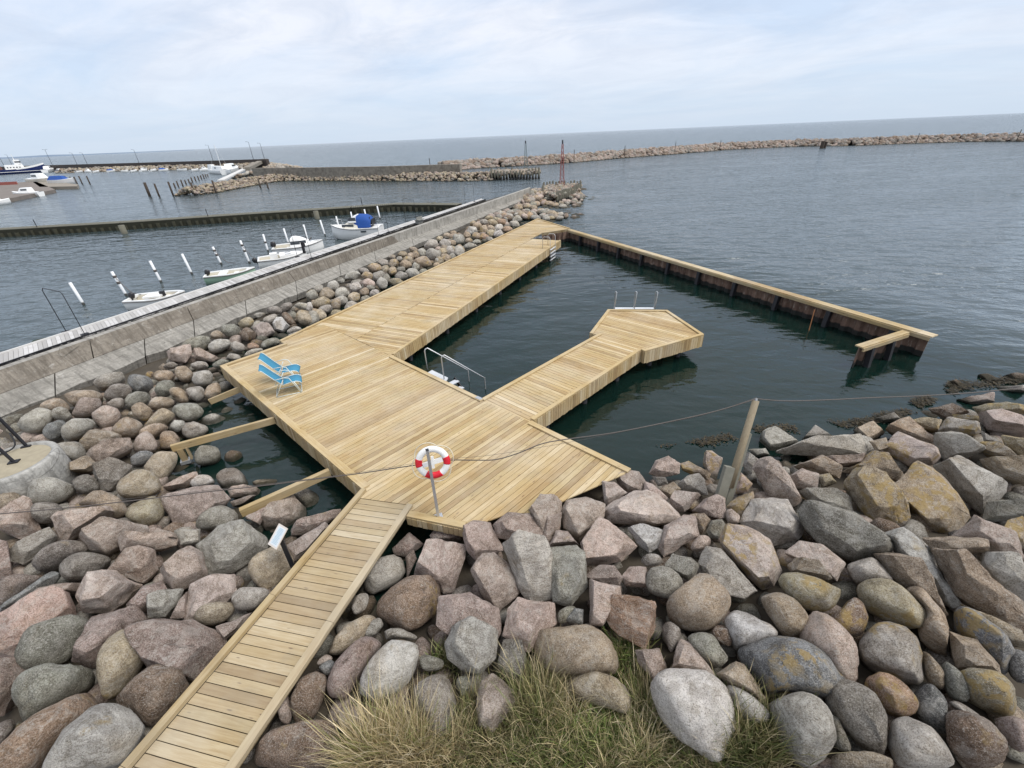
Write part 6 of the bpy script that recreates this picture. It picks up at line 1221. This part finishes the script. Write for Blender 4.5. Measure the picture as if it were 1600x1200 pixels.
for i, (tp, bp) in enumerate(PL):
    g = at(*bp, 0); h = min(3.6, height(g, *tp)); thick = .26 if i == 0 else .17; m = MB(); m.tube([(g.x, g.y, -1), (g.x, g.y, h)], thick, 8)
    if i < 7: lab = ['thick leftmost dark pile off the inner breakwater tip', 'second dark pile from the left off the breakwater tip', 'dark pile just left of the breakwater tip', 'dark pile in front of the breakwater tip stones', 'dark pile in front of the inner breakwater, below the ramp', 'dark stake in the water below the wall bend, left one', 'dark stake in the water below the wall bend, right one'][i]
    elif i < 19: lab = ORD[min(9, i-7)].replace('nearest', 'from the left')+' dark pile in the row leading to the sailing boat'; lab = lab.replace('from the left dark pile', 'leftmost dark pile') if i == 7 else lab; lab = lab if i < 17 else ('dark pile beside the sailing boat, left one' if i == 17 else 'dark pile beside the sailing boat, right one')
    else: lab = ['left end', 'second from left', 'middle', 'second from right', 'right end'][i-19]+' dark pile off the marina pontoon tip'
    tag(m.build('dark_pile', M_pile, None, True), lab, 'pile', 'dark mooring piles in the marina')
# ------------------------------------------------------------------ marina on the far left
pt = empty('marina_pontoon', at(40, 300, .6), 'reddish brown marina pontoon at the left edge with planks', 'pontoon')
def quad(pxs, z, th, mat, name, parent):
    P_ = [at(a_, b_, z) for a_, b_ in pxs]; m = MB(); m.prism([(p.x, p.y) for p in P_], z-th, z); return m.build(name, mat, parent)
quad([(-60, 292), (55, 283), (86, 296), (60, 301), (25, 308), (-60, 322)], .7, .9, simple('pontoon_deck', (.17, .145, .125), .9, 0, .35, .6, .2), 'deck', pt)
quad([(50, 283.5), (85, 284), (122, 288), (120, 291), (62, 292)], .7, .9, simple('pontoon_planks', (.24, .21, .17), .9, 0, .3, .6, .2), 'deck', pt)
m = MB(); p = at(8, 289, .7); m.box((p.x, p.y, 1.1), 7, .3, .8, R(5)); m.build('red_railing', simple('dull_red', (.32, .10, .08), .8), pt)
# blue fishing ship
s, b_ = (-22, 273.5), (74, 267.6); L = length(s, b_, .3); t = empty('fishing_ship', (0, 0, 0), 'navy blue fishing ship with white superstructure at the far quay', 'ship'); B_ = 5.5; D_ = 2.2
m = MB(); m.loft(hull(m, L, B_, D_, 16, z0=-.4, sheer=.45), closed=False); rg = hull(m, L, B_, D_, 16, z0=-.4, sheer=.45); m.add(rg[0], [tuple(range(7))]); m.build('hull', M_navy, t, True)
m = MB(); n = 16; m.loft([[Vector((L*i/n, y, sheerz(D_, i/n, .45)-.15)) for y in (half(L, B_, i/n), 0, -half(L, B_, i/n))] for i in range(n+1)], closed=False); m.build('deck', M_offw, t)
for sg in (-1, 1):
    m = MB(); m.loft([[Vector((L*i/n, sg*(half(L, B_, i/n)+.03), sheerz(D_, i/n, .45)-.3)), Vector((L*i/n, sg*(half(L, B_, i/n)+.03), sheerz(D_, i/n, .45)+.45)), Vector((L*i/n, sg*(half(L, B_, i/n)-.1), sheerz(D_, i/n, .45)+.45))] for i in range(8, n+1)], closed=False); m.build('bulwark', M_white, t)
    m = MB(); m.loft([[Vector((L*i/n, sg*(half(L, B_, i/n)+.04), .95)), Vector((L*i/n, sg*(half(L, B_, i/n)+.04), 1.15))] for i in range(n)], closed=False); m.build('white_stripe', M_white, t)
cabin(t, L*.34, L*.66, 1.9, 1.7, 2.0, 4.3, M_white, rake0=.2, rake1=.4); cabin(t, L*.52, L*.64, 1.5, 1.3, 4.3, 6.6, M_white, rake0=.1, rake1=.5, name='wheelhouse')
m = MB(); m.box((L*.585, 0, 5.6), L*.1, 3.0, .6); m.build('window_band', M_glass, t)
for k in range(5):
    m = MB(); m.box((L*(.38+.05*k), 0, 3.1), .6, 3.9, .45); m.build('window', M_glass, t)
m = MB(); m.tube([(L*.55, 0, 6.5), (L*.55, 0, 9.3)], .12, 6); m.tube([(L*.55, -1, 8.2), (L*.55, 1, 8.2)], .08, 6); m.build('mast', M_white, t)
m = MB(); m.box((L*.26, 0, 3.0), 1.6, 2.0, 1.6); m.build('winch', simple('brown_winch', (.13, .06, .05), .8), t); place(t, s, b_, .3)
# small boats along the mole and pontoon (copied hulls)
def small_boat(label, kind, L=6.0):
    t = empty('small_boat', (0, 0, 0), label, 'boat', 'small boats moored in the far marina'); m = MB(); rg = hull(m, L, 2.2, .95, 10); m.loft(rg, closed=False); m.add(rg[0], [tuple(range(7))]); m.build('hull', {'blue': M_navy, 'white': M_white, 'cream': M_offw}[kind[0]], t, True)
    n = 10; m = MB(); m.loft([[Vector((L*i/n, half(L, 2.2, i/n), sheerz(.95, i/n))), Vector((L*i/n, 0, sheerz(.95, i/n)+.1)), Vector((L*i/n, -half(L, 2.2, i/n), sheerz(.95, i/n)))] for i in range(n+1)], closed=False); m.build('deck', M_white, t)
    if kind[1] == 'cabin':
        cabin(t, L*.3, L*.75, .85, .65, .95, 1.9, M_white, rake1=.8)
        for y in (-1, 1): m = MB(); m.box((L*.45, y*.76, 1.5), 1.3, .04, .3); m.build('window', M_glass, t)
    elif kind[1] == 'cover': cabin(t, L*.05, L*.7, .95, .4, .95, 1.6, M_bluecloth, name='cover', rake1=.9)
    elif kind[1] == 'motor': outboard(t, -.1, .9, 1.5)
    return t
pro = {k: small_boat('x', k) for k in (('white', 'cabin'), ('white', 'cover'), ('white', 'motor'), ('blue', 'cabin'), ('cream', 'cabin'))}
used = set()
SB = [((70, 268), (84, 266), ('white', 'cabin'), 'small white cabin boat at the bow of the blue ship'), ((87, 266.5), (99, 266), ('blue', 'cabin'), 'small blue and white boat right of the blue ship'), ((118, 268), (131, 267), ('white', 'motor'), 'low white boat below the paired lamp posts'), ((133, 267.5), (143, 267), ('white', 'cabin'), 'white cabin boat next to the low white boat under the lamps'),
      ((144, 268), (155, 267), ('white', 'motor'), 'small white motor boat with dark stern below the mole'), ((168, 267), (180, 266), ('white', 'cover'), 'white boat under the stony mole with pale cover'), ((190, 267), (200, 266.5), ('white', 'motor'), 'white motor boat in the middle of the row under the mole'), ((203, 267), (214, 266), ('white', 'motor'), 'white boat below the lone lamp post'),
      ((219, 266), (230, 265), ('white', 'cabin'), 'white boat with round canopy right of the lone lamp post'), ((234, 266), (244, 265), ('white', 'motor'), 'white boat between round canopy boat and the largest white hull'), ((248, 265.5), (263, 264.5), ('white', 'cover'), 'largest white hull in the row under the mole'), ((278, 265), (292, 264.5), ('white', 'motor'), 'white boat moored left of the gap near the sailing boat'), ((298, 265.5), (310, 264.5), ('white', 'motor'), 'white boat second left of the sailing boat'), ((312, 265), (326, 264), ('white', 'cabin'), 'white boat next to the sailing boat under the mole'),
      ((352, 270), (372, 265), ('white', 'cabin'), 'white boat right behind the sailing boat beside the ramp'), ((49, 284), (84, 284), ('cream', 'cabin'), 'long cream wooden boat with white cabins on the pontoon side'), ((84, 286), (118, 286), ('white', 'cover'), 'white boat with blue cover at the pontoon tip'), ((64, 302), (21, 304), ('white', 'cabin'), 'white motor boat moored in front of the marina pontoon'), ((-34, 318), (16, 313), ('white', 'cabin'), 'white motor boat cut off by the left edge of the photo')]
for s, b_, k, lab in SB:
    if k not in used: t = pro[k]; used.add(k)
    else: t = copy_tree(pro[k])
    t['label'] = lab; L = place(t, s, b_, .6); t.scale = (L/6.0,)*1+(max(.8, min(1.6, L/6.0)),)*2
for k, t in pro.items():
    if k not in used:
        for ch in list(t.children): bpy.data.objects.remove(ch)
        bpy.data.objects.remove(t)
# sailing boat
s, b_ = (331, 269.5), (362, 271.5); t = empty('sailing_boat', (0, 0, 0), 'white sailing motor boat with tall thin mast moored beside the ramp', 'boat'); L = length(s, b_, .3)
m = MB(); rg = hull(m, L, 2.8, 1.2, 12); m.loft(rg, closed=False); m.add(rg[0], [tuple(range(7))]); m.build('hull', M_white, t, True)
m = MB(); m.loft([[Vector((L*i/12, half(L, 2.8, i/12), sheerz(1.2, i/12))), Vector((L*i/12, 0, sheerz(1.2, i/12)+.1)), Vector((L*i/12, -half(L, 2.8, i/12), sheerz(1.2, i/12)))] for i in range(13)], closed=False); m.build('deck', M_white, t)
cabin(t, L*.25, L*.72, 1.1, .8, 1.2, 2.5, M_white, rake1=1.2); cabin(t, L*.02, L*.16, 1.0, .8, 1.2, 2.9, M_white, name='stern_arch', rake1=.1)
for y in (-1, 1): m = MB(); m.box((L*.42, y*.99, 1.95), 1.6, .05, .4); m.build('window', M_glass, t)
m = MB(); m.tube([(L*.6, 0, 1.2), (L*.6, 0, 9.0)], .07, 6); m.build('mast', M_white, t)
m = MB(); m.tube([(L*.98, 0, 1.6), (L*.6, 0, 8.8)], .02, 4); m.tube([(0, 0, 1.4), (L*.6, 0, 8.8)], .02, 4); m.build('stay', M_galv, t); place(t, s, b_, .3)
